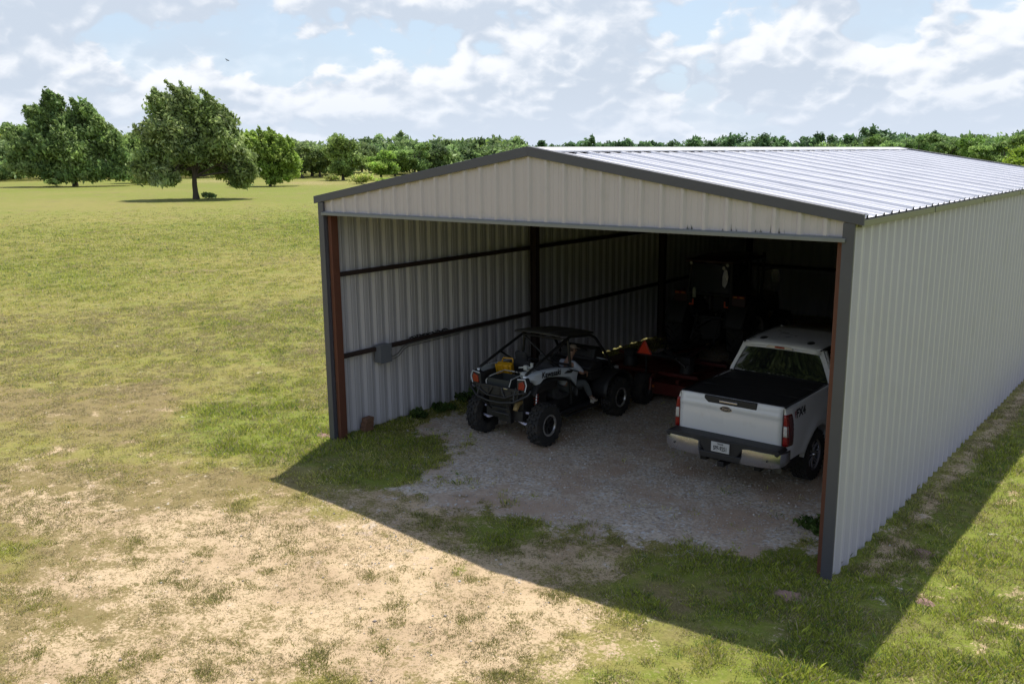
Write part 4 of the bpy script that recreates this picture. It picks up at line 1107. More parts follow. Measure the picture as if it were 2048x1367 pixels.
# chassis and inner wells
b = MB(); b.b(-.86, .86, -1.0, 4.6, .42, .62); b.b(-.50, -.40, -1.1, 4.5, .34, .46); b.b(.40, .50, -1.1, 4.5, .34, .46); b.cyl((-.7, 0, .40), (.7, 0, .40), .05); b.ball((0, 0, .40), (.16, .17, .15)); b.cyl((-.7, 3.86, .40), (.7, 3.86, .40), .05)
b.b(-.80, .80, -.56, .56, .60, 1.0)
b.build('chassis', mat('underbody', (.018, .017, .016), .8), tr)
# cab
def ring(y, zt, hw, zb=1.335, hwb=None):
    hwb = hwb or HX-.035; pts = []
    for i in range(21):
        t = i/20*2-1; a = abs(t)
        if a > .62: k = (a-.62)/.38; x = hw+(hwb-hw)*k; z = zt-.05+(zb-zt+.05)*k
        else: x = hw*(a/.62); z = zt-.05*(a/.62)**5
        pts.append((math.copysign(x, t), y, z))
    return pts
cabs = [(.665, 1.93, .665, 1.39), (.80, 1.955, .68, 1.35), (1.2, 1.985, .70, 1.335), (1.9, 1.985, .70, 1.335), (2.35, 1.965, .69, 1.335)]
b = MB(); rings = []
for y, zt, hw, zb in [(.69, 1.90, .655, 1.39), (.74, 1.94, .675, 1.36), (.90, 1.965, .69, 1.335), (1.3, 1.985, .70, 1.335), (1.9, 1.985, .70, 1.335), (2.35, 1.965, .69, 1.335)]:
    rings.append([p for p in ring(y, zt, hw, zb)][4:17])
b.loft(rings, caps=False, closed=False)
roof = b.build('roof', WHITE, tr, smooth=45, solid=.02)
# rear cab frame around the back glass (pillars lean in towards the roof)
def fr(z): # half width of the cab back at height z
    return .905-(.905-.665)*max(0, (z-1.40)/.53)**1.15
def yb(z): return .645+.082*max(0, (z-1.42)/.5)
b = MB()
zz = [1.385+.545*i/10 for i in range(11)]
for s_ in (-1, 1):
    for i in range(10):
        z0, z1 = zz[i], zz[i+1]
        o0, o1 = fr(z0), fr(z1); n0, n1 = o0-.075, o1-.075
        b.add([(s_*n0, yb(z0), z0), (s_*o0, yb(z0)+.03, z0), (s_*o1, yb(z1)+.03, z1), (s_*n1, yb(z1), z1), (s_*n0, yb(z0)+.05, z0), (s_*o0, yb(z0)+.09, z0), (s_*o1, yb(z1)+.09, z1), (s_*n1, yb(z1)+.05, z1)],
              [(0, 1, 2, 3), (1, 5, 6, 2), (4, 7, 6, 5), (0, 3, 7, 4)])
    b.build('pillar', WHITE, tr, smooth=50); b = MB()
b = MB(); b.grid(lambda u, v: ((u*2-1)*.66, yb(1.87)-.02+.075*v, 1.855+.085*math.sin(v*math.pi/2)-.02*abs(u*2-1)**3), 14, 6); b.build('roof_edge', WHITE, roof, smooth=60, solid=.012)
b = MB(); b.b(-.86, .86, yb(1.4)-.02, yb(1.4)+.05, 1.372, 1.40); b.build('rear_window_sill', WHITE, tr, bevel=.006)
G = glass('tinted_glass', (.010, .012, .012), .02)
b = MB()
b.grid(lambda u, v: ((u*2-1)*(fr(1.40+.455*v)-.07), yb(1.40+.455*v)+.005-.035*(1-(u*2-1)**2)+.012, 1.40+.455*v), 20, 8)
rw = b.build('rear_window', G, tr, smooth=80)
for s_ in (-1, 1):
    b = MB(); q = [(.80, 1.36), (.86, 1.80), (1.45, 1.85), (1.50, 1.36)]
    def sx_(z): return .925-.24*((z-1.335)/.62)
    b.add([(s_*(sx_(z)+.004), y, z) for y, z in q], [(0, 1, 2, 3)]); b.build('side_window', G, tr, smooth=0, solid=.006)
    b = MB(); q = [(1.58, 1.36), (1.53, 1.85), (2.18, 1.85), (2.85, 1.36)]
    b.add([(s_*(sx_(z)+.004), y, z) for y, z in q], [(0, 1, 2, 3)]); b.build('side_window', G, tr, smooth=0, solid=.006)
    b = MB()
    for y0, y1, z0, z1, y2, y3 in ((.72, .80, 1.335, 1.90, .78, .86), (1.50, 1.58, 1.335, 1.88, 1.45, 1.53)):
        b = MB(); b.add([(s_*sx_(z0), y0, z0), (s_*sx_(z0), y1, z0), (s_*sx_(z1), y3, z1), (s_*sx_(z1), y2, z1)], [(0, 1, 2, 3)]); b.build('pillar', WHITE, tr, smooth=30, solid=.02)
    b = MB(); b.tube([(s_*.925, 3.02, 1.335), (s_*.69, 2.32, 1.92)], .035, 6); b.build('pillar', WHITE, tr, smooth=30)
    # mirror, door handles, body seams
    b = MB(); b.box((s_*1.10, 2.62, 1.47), (.20, .10, .34)); b.tube([(s_*.92, 2.66, 1.40), (s_*1.05, 2.66, 1.42)], .03, 8); mi = b.build('door_mirror', BLACKP, tr, bevel=.03)
    b = MB(); b.box((s_*1.10, 2.566, 1.47), (.16, .006, .28)); b.build('mirror_glass', CHROME, mi, bevel=.002)
    for yh in (.98, 1.86):
        b = MB(); b.box((s_*(side_x(yh, 1.2)+.015), yh, 1.22), (.03, .20, .04)); b.build('door_handle', WHITE, tr, bevel=.01)
    b = MB()
    for yy in (.66, 1.55, 2.62):
        b.tube([(s_*(side_x(yy, .55+.08*i)+.0015), yy, .55+.08*i) for i in range(10)], .005, 4)
    b.tube([(s_*(side_x(yy, .98)+.001), yy, .98) for yy in (.7, 1.2, 1.8, 2.6)], .004, 4)
    b.build('door_seam', SATIN, tr, smooth=0)
b = MB(); b.grid(lambda u, v: ((u*2-1)*(.66+.22*(1-v)), 3.03-.66*v+.10*(1-(u*2-1)**2)*(1-v*.5), 1.36+.57*v), 12, 6); b.build('windshield', G, tr, smooth=80)
b = MB(); b.b(-.62, .62, 4.79, 4.86, .80, 1.22)
for k in range(4): b.b(-.60, .60, 4.85, 4.88, .85+.09*k, .89+.09*k)
b.build('grille', CHROME, tr, bevel=.01)
for s_ in (-1, 1):
    b = MB(); b.box((s_*.74, 4.72, 1.05), (.24, .16, .30)); b.build('headlight', glass('lamp_glass', (.5, .5, .5), .1), tr, bevel=.04)
b = MB(); b.b(-.92, .92, 4.76, 4.98, .52, .74); b.build('front_bumper', CHROME, tr, bevel=.04)
# tonneau cover
M_TON = mat('black_bed_cover', (.012, .012, .013), .62, var=.25, scale=7, bump=.15, bscale=200)
b = MB(); b.grid(lambda u, v: ((u*2-1)*.835, -1.09+v*1.73, 1.402+.016*(1-abs(u*2-1)**4)*(1-abs(v*2-1)**6)), 24, 24)
tc_ = b.build('bed_cover', M_TON, tr, smooth=50, solid=.012)
b = MB()
for yy in (-.50, .07): b.b(-.82, .82, yy-.006, yy+.006, 1.414, 1.4235)
b.build('fold_seam', RUB, tc_, smooth=0)
b = MB()
for s_ in (-1, 1): b.b(s_*.835, s_*.86, -1.09, .64, 1.395, 1.422)
b.b(-.86, .86, -1.115, -1.085, 1.39, 1.42); b.build('cover_rail', SATIN, tc_, bevel=.004)
# tailgate
TGY = -1.14
b = MB(); hw = .835
def tg(u, v):
    x = (u*2-1)*hw; z = .80+.61*v; y = TGY-.012-.020*math.exp(-((z-1.26)/.035)**2)+(.03*((z-1.30)/.11)**2 if z > 1.30 else 0)-.010*math.sin((z-.8)/.45*math.pi)*(z < 1.25)
    return (x, y, z)
b.grid(tg, 20, 30); tgo = b.build('tailgate', WHITE, tr, smooth=50, solid=.03)
b = MB(); b.prism([(-.43, 1.412), (.43, 1.412), (.43, 1.305), (-.36, 1.305), (-.43, 1.36)], 'y', TGY-.035, TGY+.03); ap = b.build('handle_panel', BLACKP, tgo, bevel=.012)
b = MB(); b.box((-.02, TGY-.045, 1.355), (.30, .02, .035)); b.build('handle', CHROME, ap, bevel=.008)
b = MB(); b.b(-hw+.01, hw-.01, TGY-.030, TGY-.024, 1.222, 1.229)
b.build('crease', mat('panel_shadow_gap', (.10, .10, .11), .6), tgo, smooth=0)
b = MB()
for s_ in (-1, 1): b.b(s_*.838, s_*.846, TGY-.016, TGY-.006, .80, 1.395)
b.build('panel_gap', SATIN, tgo, smooth=0)
# oval badge
OV = mat('badge_blue', (.010, .018, .05), .25, coat=.8); 
def oval(rx, rz, y, th):
    b = MB(); n = 32; b.prism([(math.cos(2*math.pi*k/n)*rx-.06, math.sin(2*math.pi*k/n)*rz+1.245) for k in range(n)], 'y', y-th, y); return b
eo = oval(.105, .044, TGY-.034, .010).build('badge', CHROME, tgo, smooth=30)
oval(.095, .036, TGY-.044, .003).build('badge_face', OV, eo, smooth=30)
text_mesh('lettering', 'Ford', .055, CHROME, eo, (-.06, TGY-.049, 1.245), (R(90), 0, 0), .001, .0008, 1.25, .25)
b = MB()
b.prism([(-.80, .925), (-.765, .925), (-.755, .945), (-.70, .945), (-.69, .925), (-.655, .925), (-.655, .905), (-.69, .905), (-.70, .885), (-.755, .885), (-.765, .905), (-.80, .905)], 'y', TGY-.026, TGY-.018)
b.build('dealer_badge', mat('green_badge', (.02, .07, .06), .3), tgo, smooth=0)
# tail lamps
RED = mat('red_lens', (.24, .008, .008), .25, var=.15, coat=.25); REDD = mat('dark_red_lens', (.10, .006, .006), .2, coat=.8); CLR = mat('clear_lens', (.55, .54, .52), .12, coat=.8)
for s_ in (-1, 1):
    def L(u, v, g=0): 
        z = .835+.475*v; x0 = .853; x1 = side_x(-1.10, z)+.008
        t = u
        if t < .45: return (s_*(x0+(x1-x0-.02)*t/.45), TGY-.018-.010*math.sin(t/.45*math.pi/2)-g, z)
        k = (t-.45)/.55; return (s_*(x1-.02+.024*math.sin(k*math.pi/2)+g), TGY-.018+.17*k*(1-.25*abs(v-.5)), z)
    b = MB(); b.grid(L, 14, 10); tl = b.build('taillight', RED, tr, smooth=60, solid=.012)
    b = MB(); b.grid(lambda u, v: L(.04+u*.44, .30+v*.34, .008), 6, 4); b.build('reverse_lens', CLR, tl, smooth=60, solid=.004)
    b = MB(); b.grid(lambda u, v: L(.55+u*.45, .02+v*.96, .007), 6, 6); b.build('side_lens', REDD, tl, smooth=60, solid=.003)
    b = MB()
    for q in (.29, .65): b.grid(lambda u, v, q=q: L(.02+u*.48, q+v*.012, .009), 6, 1)
    b.build('lens_divider', SATIN, tl, smooth=60, solid=.003)
    # bed side lettering
    for txt, dy, cm, bo in (('FX', 0, REDD, .004), ('4', .22, SATIN, .004)): pass
FXM = mat('decal_dark', (.03, .025, .028), .4)
f_ = text_mesh('side_lettering', 'FX4', .17, FXM, tr, (side_x(-.70, 1.27)+.004, -.72, 1.27), (R(83), 0, R(90)), .0012, .006, 1.25, .12)
f2 = text_mesh('side_lettering', 'F', .13, mat('decal_red', (.30, .015, .012), .4), f_, (-.165, .0, .004), (0, 0, 0), .001, .0, 1.1, .12)
b = MB()
# third brake light and roof marker bumps
b = MB(); b.prism([(-.27, 1.868), (-.23, 1.915), (.17, 1.915), (.21, 1.868)], 'y', yb(1.88)-.045, yb(1.88)+.03); tb = b.build('high_brake_light', CLR, tr, bevel=.008)
b = MB(); b.b(-.11, .06, yb(1.88)-.052, yb(1.88)-.02, 1.874, 1.908); b.build('red_lens', RED, tb, bevel=.003)
for x in (-.42, .40):
    b = MB(); b.ball((x, .95, 1.965), (.065, .10, .028), 16, 8); b.build('roof_marker', BLACKP, tr, smooth=60)
for s_ in (-1, 1):
    b = MB(); b.tube([(s_*.66, .70, 1.915), (s_*.695, .9, 1.945), (s_*.71, 1.4, 1.955), (s_*.705, 2.3, 1.935)], .012, 5); b.build('roof_gutter', SATIN, tr, smooth=50)
# rear bumper: black step pad and centre, chrome corners
b = MB(); b.prism([(-.94, .80), (-.90, .835), (.90, .835), (.94, .80), (.90, .74), (.36, .74), (.26, .60), (-.26, .60), (-.36, .74), (-.90, .74)], 'y', -1.44, -1.16); bo = b.build('rear_bumper', BLACKP, tr, bevel=.012)
b = MB(); b.b(-.34, .34, -1.455, -1.20, .52, .62); b.b(-.30, .30, -1.40, -1.2, .62, .74); b.build('bumper_step', BLACKP, bo, bevel=.015)
for s_ in (-1, 1):
    b = MB(); rings = []
    for x, y, zt, zb in ((.33, -1.452, .56, .535), (.36, -1.456, .76, .535), (.45, -1.462, .775, .535), (.66, -1.462, .775, .545), (.84, -1.445, .775, .56), (.93, -1.40, .775, .575), (.972, -1.31, .78, .60), (.985, -1.17, .78, .63)):
        rings.append([(s_*x, y, zb), (s_*x*1.004, y-.018, (zb+zt)/2), (s_*x, y, zt), (s_*(x-.02), y+.04, zt+.012), (s_*(x-.02), y+.05, zb)])
    b.loft(rings); cc_ = b.build('chrome_corner', CHROME, bo, smooth=35)
    b = MB(); b.cyl((s_*.76, -1.462, .665), (s_*.76, -1.486, .665), .014, n=12); b.build('parking_sensor', SATIN, cc_)
# plate
PL = mat('plate_white', (.55, .56, .57), .4, var=.04); PK = mat('plate_ink', (.01, .012, .02), .5)
b = MB(); b.b(-.145, .155, -1.462, -1.452, .64, .795); lp = b.build('licence_plate', PL, tr, bevel=.006)
text_mesh('lettering', 'SPF-9251', .092, PK, lp, (.005, -1.4635, .700), (R(90), 0, 0), .0008, .0022, .66)
text_mesh('lettering', 'TEXAS', .034, PK, lp, (.005, -1.4635, .770), (R(90), 0, 0), .0008, .001, 1.0)
# hitch, exhaust, plugs
b = MB(); b.b(-.05, .05, -1.42, -1.0, .40, .48); b.b(-.20, .20, -1.15, -1.08, .42, .52); hi = b.build('hitch_receiver', SATIN, tr, bevel=.005)
b = MB(); b.tube([(-.08, -1.40, .43), (-.11, -1.45, .39), (-.12, -1.43, .36)], .008, 6); b.tube([(.10, -1.40, .44), (.12, -1.44, .40), (.11, -1.43, .37)], .008, 6); b.build('safety_loop', CHROME, hi)
b = MB(); b.tube([(.62, -.6, .44), (.66, -.85, .42), (.78, -1.06, .41)], .04, 12); b.build('exhaust_pipe', mat('dull_steel', (.25, .24, .22), .5, metal=.8), tr)
for cx, cy, s_ in ((-.80, 0, -1), (.80, 0, 1), (-.82, 3.86, -1), (.82, 3.86, 1)):
    add_wheel(tr, (0, 0, 0), (cx, cy, .405), .41, .275, .245, 30, .016, 'road', CHROME, CHROME, 8, s_)
for s_ in (-1, 1):
    b = MB(); b.b(s_*.70, s_*.93, .50, .52, .36, .62); b.build('mud_flap', RUB, tr, bevel=.004)
# ------------------------------------------------------------------ side-by-side off-road buggy, seen from behind
UO = (2.60, 3.20, 0.0)
ut = empty('off_road_buggy', UO)
tag(ut, 'black and pale grey side by side buggy with roll cage parked by the left wall', 'off-road buggy')
TUBE = mat('cage_tube_black', (.014, .014, .015), .35, var=.2)
UGREY = mat('buggy_panel_grey', (.60, .65, .72), .35, var=.04, coat=.4, dirt=(.34, .33, .31), dscale=4, dlo=.6, dhi=.95)
UBLK = mat('buggy_black_plastic', (.018, .018, .020), .5, var=.25, scale=9, dirt=(.07, .06, .05), dscale=4, dlo=.55, dhi=.95)
ARM = mat('suspension_arm_lavender', (.62, .62, .82), .35, var=.06, dirt=(.25, .22, .2), dlo=.55, dhi=.9)
MUF = mat('muffler_tan', (.34, .24, .10), .5, metal=.3)
FAB = mat('seat_fabric', (.035, .035, .038), .9, var=.25, scale=14)
UX = 2.60
# wheels
RIMB = mat('black_rim', (.02, .02, .022), .4, metal=.3)
RINGM = mat('machined_ring', (.55, .55, .55), .3, metal=.85)
for x, s_ in ((UX-.70, -1), (UX+.70, 1)):
    for y in (2.02, 4.40): add_wheel(ut, UO, (x, y, .375), .385, .255, .185, 20, .030, 'mud', RIMB, RIMB, 8, s_, RINGM)
# tub, floor, belly
b = MB(UO); b.prism([(1.75, .42), (2.4, .34), (4.3, .34), (4.75, .48), (4.75, .62), (1.75, .62)], 'x', UX-.42, UX+.42)
b.b(UX-.62, UX+.62, 2.55, 3.95, .36, .44); b.build('chassis', UBLK, ut, bevel=.02)
b = MB(UO); b.b(UX-.40, UX+.40, 1.80, 2.50, .58, .90); b.cyl((UX-.3, 1.95, .7), (UX+.3, 1.95, .7), .12); b.box((UX+.05, 2.1, .78), (.5, .35, .25), rot=(.2, 0, .1)); b.build('engine', mat('engine_dark', (.03, .03, .03), .5, metal=.4), ut, bevel=.02)
b = MB(UO); b.tube([(UX+.36, 1.62, .66), (UX+.36, 1.68, .76), (UX+.34, 1.95, .80)], [.045, .052, .03], 14); b.build('muffler', MUF, ut, smooth=50)
# cargo bed
b = MB(UO); b.b(UX-.55, UX+.55, 1.62, 2.60, .90, .95)
for s_ in (-1, 1): b.prism([(1.62, .92), (2.62, .92), (2.62, 1.24), (1.62, 1.20)], 'x', UX+s_*.50, UX+s_*.55)
b.b(UX-.55, UX+.55, 2.56, 2.62, .92, 1.22); b.build('cargo_bed', UBLK, ut, bevel=.015)
b = MB(UO); b.prism([(UX-.46, .86), (UX+.46, .86), (UX+.50, 1.06), (UX-.50, 1.06)], 'y', 1.56, 1.61)
for k in (-1, 0, 1): b.b(UX+k*.26-.07, UX+k*.26+.07, 1.545, 1.56, .90, 1.02)
tg_ = b.build('tailgate', UBLK, ut, bevel=.012)
b = MB(UO); b.b(UX+.16, UX+.25, 1.540, 1.556, 1.035, 1.058); b.build('latch', CHROME, tg_, bevel=.003)
# side panels: outline taken round the rear arch
prof = [(1.66, 1.22), (1.68, 1.29), (1.84, 1.315), (2.30, 1.30), (2.63, 1.275), (3.12, 1.185), (3.24, 1.10), (3.19, .97), (3.16, .83), (2.93, 1.04), (2.70, 1.10), (2.48, 1.14), (2.20, 1.17), (2.05, 1.15), (1.94, 1.08), (1.84, 1.16)]
for s_ in (-1, 1):
    n = len(prof); b = MB(UO)
    cy, cz = 2.5, 1.2
    outer = [(UX+s_*(.60-.10*max(0, z-1.05)+.02*math.sin(y*3)), y, z) for y, z in prof]; inner = [(UX+s_*.50, y, z) for y, z in prof]
    mid = [(UX+s_*(.625-.06*max(0, z-1.05)), cy+(y-cy)*.86, cz+(z-cz)*.72) for y, z in prof]
    fs = [(i, (i+1)%n, (i+1)%n+n, i+n) for i in range(n)]
    b.add(inner+outer+mid, fs+[(i+n, (i+1)%n+n, (i+1)%n+2*n, i+2*n) for i in range(n)]+[tuple(range(2*n, 3*n))])
    sp_ = b.build('side_panel', UGREY, ut, smooth=35, bevel=.006)
    text_mesh('lettering', 'Kawasaki', .155, SATIN, sp_, (s_*.634, (2.33 if s_ > 0 else 2.33)-3.20, 1.228), (R(88), R(4 if s_ > 0 else -4), R(90*s_)), .002, .0025, 1.0, .10)
    b = MB(UO); b.prism([(2.74, 1.155), (2.95, 1.125), (3.02, 1.16), (2.85, 1.19)], 'x', UX+s_*.60, UX+s_*.637); b.prism([(2.86, 1.225), (3.22, 1.10), (3.20, 1.085), (2.95, 1.17)], 'x', UX+s_*.60, UX+s_*.630); b.build('panel_graphic', SATIN, sp_, smooth=0)
    # fender flare under the panel
    b = MB(UO); F_ = [(1.78+.0, .98), (1.90, 1.10), (2.05, 1.155), (2.30, 1.165), (2.60, 1.12), (2.92, 1.03), (3.14, .84), (3.10, .70)]
    b.grid(lambda u, v, s_=s_: (lambda q: (UX+s_*(.50+.165*v), q[0], q[1]-.045*v*v-.015))(tuple(np.array(F_[min(int(u*7), 6)])*(1-(u*7-min(int(u*7), 6)))+np.array(F_[min(int(u*7), 6)+1])*(u*7-min(int(u*7), 6)))), 28, 4)
    b.build('rear_fender', UBLK, ut, smooth=50, solid=.012)
    b = MB(UO); b.grid(lambda u, v, s_=s_: (UX+s_*(.42+.38*v), 4.40-.50*math.cos(u*math.pi), .48+.44*math.sin(u*math.pi)**.8-.02*v), 20, 4); b.build('front_fender', UBLK, ut, smooth=50, solid=.012)
    # tail lamp pod with pale edge
    b = MB(UO); b.prism([(UX+s_*.40, 1.00), (UX+s_*.60, 1.02), (UX+s_*.64, 1.16), (UX+s_*.60, 1.27), (UX+s_*.42, 1.24)], 'y', 1.60, 1.72); pod = b.build('lamp_housing', UBLK, ut, bevel=.015)
    b = MB(UO); b.prism([(UX+s_*.45, 1.06), (UX+s_*.575, 1.065), (UX+s_*.60, 1.15), (UX+s_*.56, 1.22), (UX+s_*.47, 1.18)], 'y', 1.585, 1.605); b.build('taillight', RED, pod, bevel=.004)
    b = MB(UO); b.tube([(UX+s_*.60, 1.595, 1.04), (UX+s_*.632, 1.595, 1.16), (UX+s_*.595, 1.60, 1.255), (UX+s_*.43, 1.60, 1.235)], .010, 6); b.build('lamp_trim', UGREY, pod)
    # half doors and lower sill
    b = MB(UO); b.prism([(3.22, .50), (3.98, .50), (4.02, .92), (3.70, .80), (3.35, .78)], 'x', UX+s_*.60, UX+s_*.635)
    if s_ < 0: b.build('door', UBLK, ut, bevel=.01)
    b = MB(UO); b.tube([(UX+s_*.58, 2.45, .50), (UX+s_*.68, 2.75, .36), (UX+s_*.69, 3.75, .36), (UX+s_*.60, 3.98, .46)], .028, 8); b.build('nerf_bar', TUBE, ut, smooth=50)
    # suspension
    hub = (UX+s_*.60, 2.02, .375)
    b = MB(UO); b.tube([(UX+s_*.13, 1.86, .60), (UX+s_*.34, 1.84, .585), (UX+s_*.60, 1.92, .545)], [.018, .024, .02], 8); b.build('suspension_arm', ARM, ut, smooth=50)
    b = MB(UO); b.tube([(UX+s_*.12, 1.84, .44), (UX+s_*.30, 1.80, .43), (UX+s_*.42, 1.82, .375), (UX+s_*.62, 1.92, .36)], [.02, .026, .026, .02], 8); b.build('suspension_arm', ARM, ut, smooth=50)
    b = MB(UO); b.tube([(UX+s_*.56, 2.35, .44), (UX+s_*.52, 3.0, .48)], .035, 8); b.build('trailing_arm', TUBE, ut)
    b = MB(UO); b.cyl((UX+s_*.42, 4.0, .5), (UX+s_*.62, 4.38, .40), .025); b.cyl((UX+s_*.30, 4.45, .5), (UX+s_*.62, 4.42, .40), .025); b.build('front_arm', TUBE, ut)
    b = MB(UO); b.cyl((UX+s_*.52, 2.0, .50), (UX+s_*.46, 2.12, 1.04), .022, n=10); b.cyl((UX+s_*.485, 2.07, .82), (UX+s_*.46, 2.12, 1.04), .033, n=12); so = b.build('shock_absorber', CHROME, ut)
    b = MB(UO); b.tube([(UX+s_*(.52-.045*t)+.038*math.cos(t*50), 2.0+.09*t+.038*math.sin(t*50), .52+.40*t) for t in [i/90 for i in range(91)]], .008, 5); b.build('spring', mat('spring_red', (.42, .05, .035), .4), so, smooth=60)
    b = MB(UO); b.cyl((UX+s_*.1, 2.02, .42), (UX+s_*.6, 2.02, .375), .028); b.build('drive_shaft', SATIN, ut)
# receiver column under the bumper
b = MB(UO); b.b(UX+.13, UX+.22, 1.66, 1.74, .38, .84); b.tube([(UX-.20, 1.66, .55), (UX+.2, 1.66, .54)], .022); b.tube([(UX-.36, 1.50, .83), (UX-.24, 1.62, .66)], .02); b.b(UX-.12, UX+.2, 1.72, 1.80, .38, .56); b.build('rear_frame', SATIN, ut, bevel=.006)
# rear bumper tubes
b = MB(UO)
b.tube([(UX-.68, 1.66, 1.05), (UX-.66, 1.60, .98), (UX-.42, 1.50, .84), (UX-.14, 1.47, .80), (UX+.14, 1.47, .80), (UX+.42, 1.50, .84), (UX+.66, 1.60, .98), (UX+.68, 1.66, 1.05)], .022, 8)
b.tube([(UX-.62, 1.62, 1.02), (UX-.40, 1.54, .97), (UX-.20, 1.53, .88), (UX+.20, 1.53, .88), (UX+.40, 1.54, .97), (UX+.62, 1.62, 1.02)], .019, 8)
b.tube([(UX-.20, 1.53, .88), (UX-.12, 1.55, 1.0), (UX-.10, 1.57, 1.05)], .016); b.tube([(UX+.20, 1.53, .88), (UX+.12, 1.55, 1.0), (UX+.10, 1.57, 1.05)], .016)
b.tube([(UX-.30, 1.49, .82), (UX-.22, 1.66, .60)], .018); b.tube([(UX+.30, 1.49, .82), (UX+.22, 1.66, .60)], .018)
for s_ in (-1, 1): b.tube([(UX+s_*.40, 1.60, 1.08), (UX+s_*.40, 1.54, .97), (UX+s_*.42, 1.50, .84)], .015); b.tube([(UX+s_*.68, 1.66, 1.05), (UX+s_*.50, 1.70, 1.06)], .018)
b.build('rear_bumper', TUBE, ut, smooth=50)
# roll cage
b = MB(UO); hwR = .50
for s_ in (-1, 1):
    b.tube([(UX+s_*.53, 1.70, 1.06), (UX+s_*.53, 1.72, 1.31), (UX+s_*.52, 2.30, 1.51), (UX+s_*.50, 2.92, 1.72), (UX+s_*.50, 3.10, 1.765), (UX+s_*.50, 3.78, 1.68), (UX+s_*.52, 3.90, 1.62), (UX+s_*.58, 4.32, 1.14), (UX+s_*.56, 4.42, .85)], .027, 8)
    b.tube([(UX+s_*.50, 3.02, 1.73), (UX+s_*.56, 3.02, 1.22), (UX+s_*.56, 3.05, .50)], .027, 8)
    b.tube([(UX+s_*.52, 2.30, 1.50), (UX+s_*.55, 2.75, 1.24), (UX+s_*.55, 3.0, 1.22)], .020, 8)
    b.tube([(UX+s_*.56, 3.02, 1.20), (UX+s_*.62, 3.6, 1.02), (UX+s_*.60, 4.25, 1.0)], .020, 8)
b.tube([(UX-.50, 2.94, 1.73), (UX+.50, 2.94, 1.73)], .025); b.tube([(UX-.50, 3.80, 1.67), (UX+.50, 3.80, 1.67)], .025); b.tube([(UX-.55, 3.02, 1.25), (UX+.55, 3.02, 1.25)], .022)
b.tube([(UX-.50, 2.96, 1.72), (UX+.10, 3.0, 1.27)], .020); b.tube([(UX+.10, 3.0, 1.27), (UX+.50, 2.96, 1.72)], .018)
b.build('roll_cage', TUBE, ut, smooth=50)
b = MB(UO); b.grid(lambda u, v: (UX+(u*2-1)*.515, 2.72+1.14*v, 1.845-.13*v+.022*(1-(u*2-1)**4)-.03*max(0, .1-v)/.1-.012*math.cos(u*math.pi*6)*(.1 < v < .9)), 24, 14)
rf = b.build('roof', mat('dusty_roof_plastic', (.035, .034, .030), .5, var=.3, scale=6, dirt=(.10, .09, .07), dlo=.45, dhi=.85), ut, smooth=40, solid=.03)
b = MB(UO); b.ball((UX+.46, 2.93, 1.70), (.03, .035, .03)); b.build('cage_lamp', CLR, ut, smooth=60)
# seats, dash, wheel
for x in (UX-.28, UX+.28):
    b = MB(UO)
    b.prism([(2.72, .62), (3.25, .60), (3.30, .70), (2.90, .72), (2.78, .80), (2.66, 1.30), (2.58, 1.32), (2.60, .70)], 'x', x-.21, x+.21); se = b.build('seat', FAB, ut, bevel=.05, seg=3)
    b = MB(UO); b.prism([(2.60, 1.26), (2.56, 1.46), (2.64, 1.48), (2.70, 1.28)], 'x', x-.13, x+.13); b.build('headrest', FAB, se, bevel=.04, seg=3)
b = MB(UO); b.prism([(3.72, .80), (3.66, 1.06), (3.80, 1.16), (4.10, 1.12), (4.20, .80)], 'x', UX-.56, UX+.56); b.build('dashboard', UBLK, ut, bevel=.03)
b = MB(UO); M_ = Euler((R(-60), 0, 0)).to_matrix(); ctr = Vector((UX-.28, 3.52, 1.08))
b.tube([tuple(ctr+M_ @ Vector((math.cos(a)*.17, math.sin(a)*.17, 0))) for a in [k*math.pi/12 for k in range(25)]], .014, 6, caps=False); b.tube([tuple(ctr), (UX-.28, 3.72, .98)], .02); b.tube([tuple(ctr+M_ @ Vector((-.17, 0, 0))), tuple(ctr+M_ @ Vector((.17, 0, 0)))], .012, 6)
b.build('steering_wheel', RUB, ut, smooth=50)
# hood, nose, pale hood panels, front guard
b = MB(UO); b.grid(lambda u, v: (UX+(u*2-1)*(.56-.14*v), 4.02+.86*v, 1.13-.30*v**1.6+.05*(1-(u*2-1)**2)), 14, 12); ho = b.build('hood', UBLK, ut, smooth=50, solid=.02)
for s_ in (-1, 1):
    b = MB(UO); b.grid(lambda u, v, s_=s_: (UX+s_*(.30+.20*u), 4.10+.36*v+.10*u, 1.158-.30*(((.08+.36*v+.10*u)/.86)**1.6)+.05*(1-(.52+.36*u)**2)-.005), 6, 6); b.build('hood_panel', UGREY, ho, smooth=50, solid=.012)
b = MB(UO); b.prism([(4.02, 1.10), (4.10, 1.34), (4.30, 1.36), (4.46, 1.10)], 'x', UX-.40, UX+.40); b.b(UX-.20, UX+.22, 4.02, 4.10, 1.28, 1.33); b.build('hood_scoop', UBLK, ut, bevel=.03)
b = MB(UO); b.prism([(4.70, .55), (4.88, .60), (4.90, .82), (4.72, .90)], 'x', UX-.42, UX+.42); b.build('nose', UBLK, ut, bevel=.03)
b = MB(UO); b.tube([(UX-.42, 4.80, .55), (UX-.40, 4.98, .62), (UX+.40, 4.98, .62), (UX+.42, 4.80, .55)], .022); b.tube([(UX-.34, 4.90, .62), (UX-.32, 4.98, .86), (UX+.32, 4.98, .86), (UX+.34, 4.90, .62)], .02); b.build('front_bumper', TUBE, ut, smooth=50)
for s_ in (-1, 1):
    b = MB(UO); b.box((UX+s_*.40, 4.82, .84), (.18, .08, .10), rot=(0, 0, s_*-.3)); b.build('headlight', CLR, ut, bevel=.02)

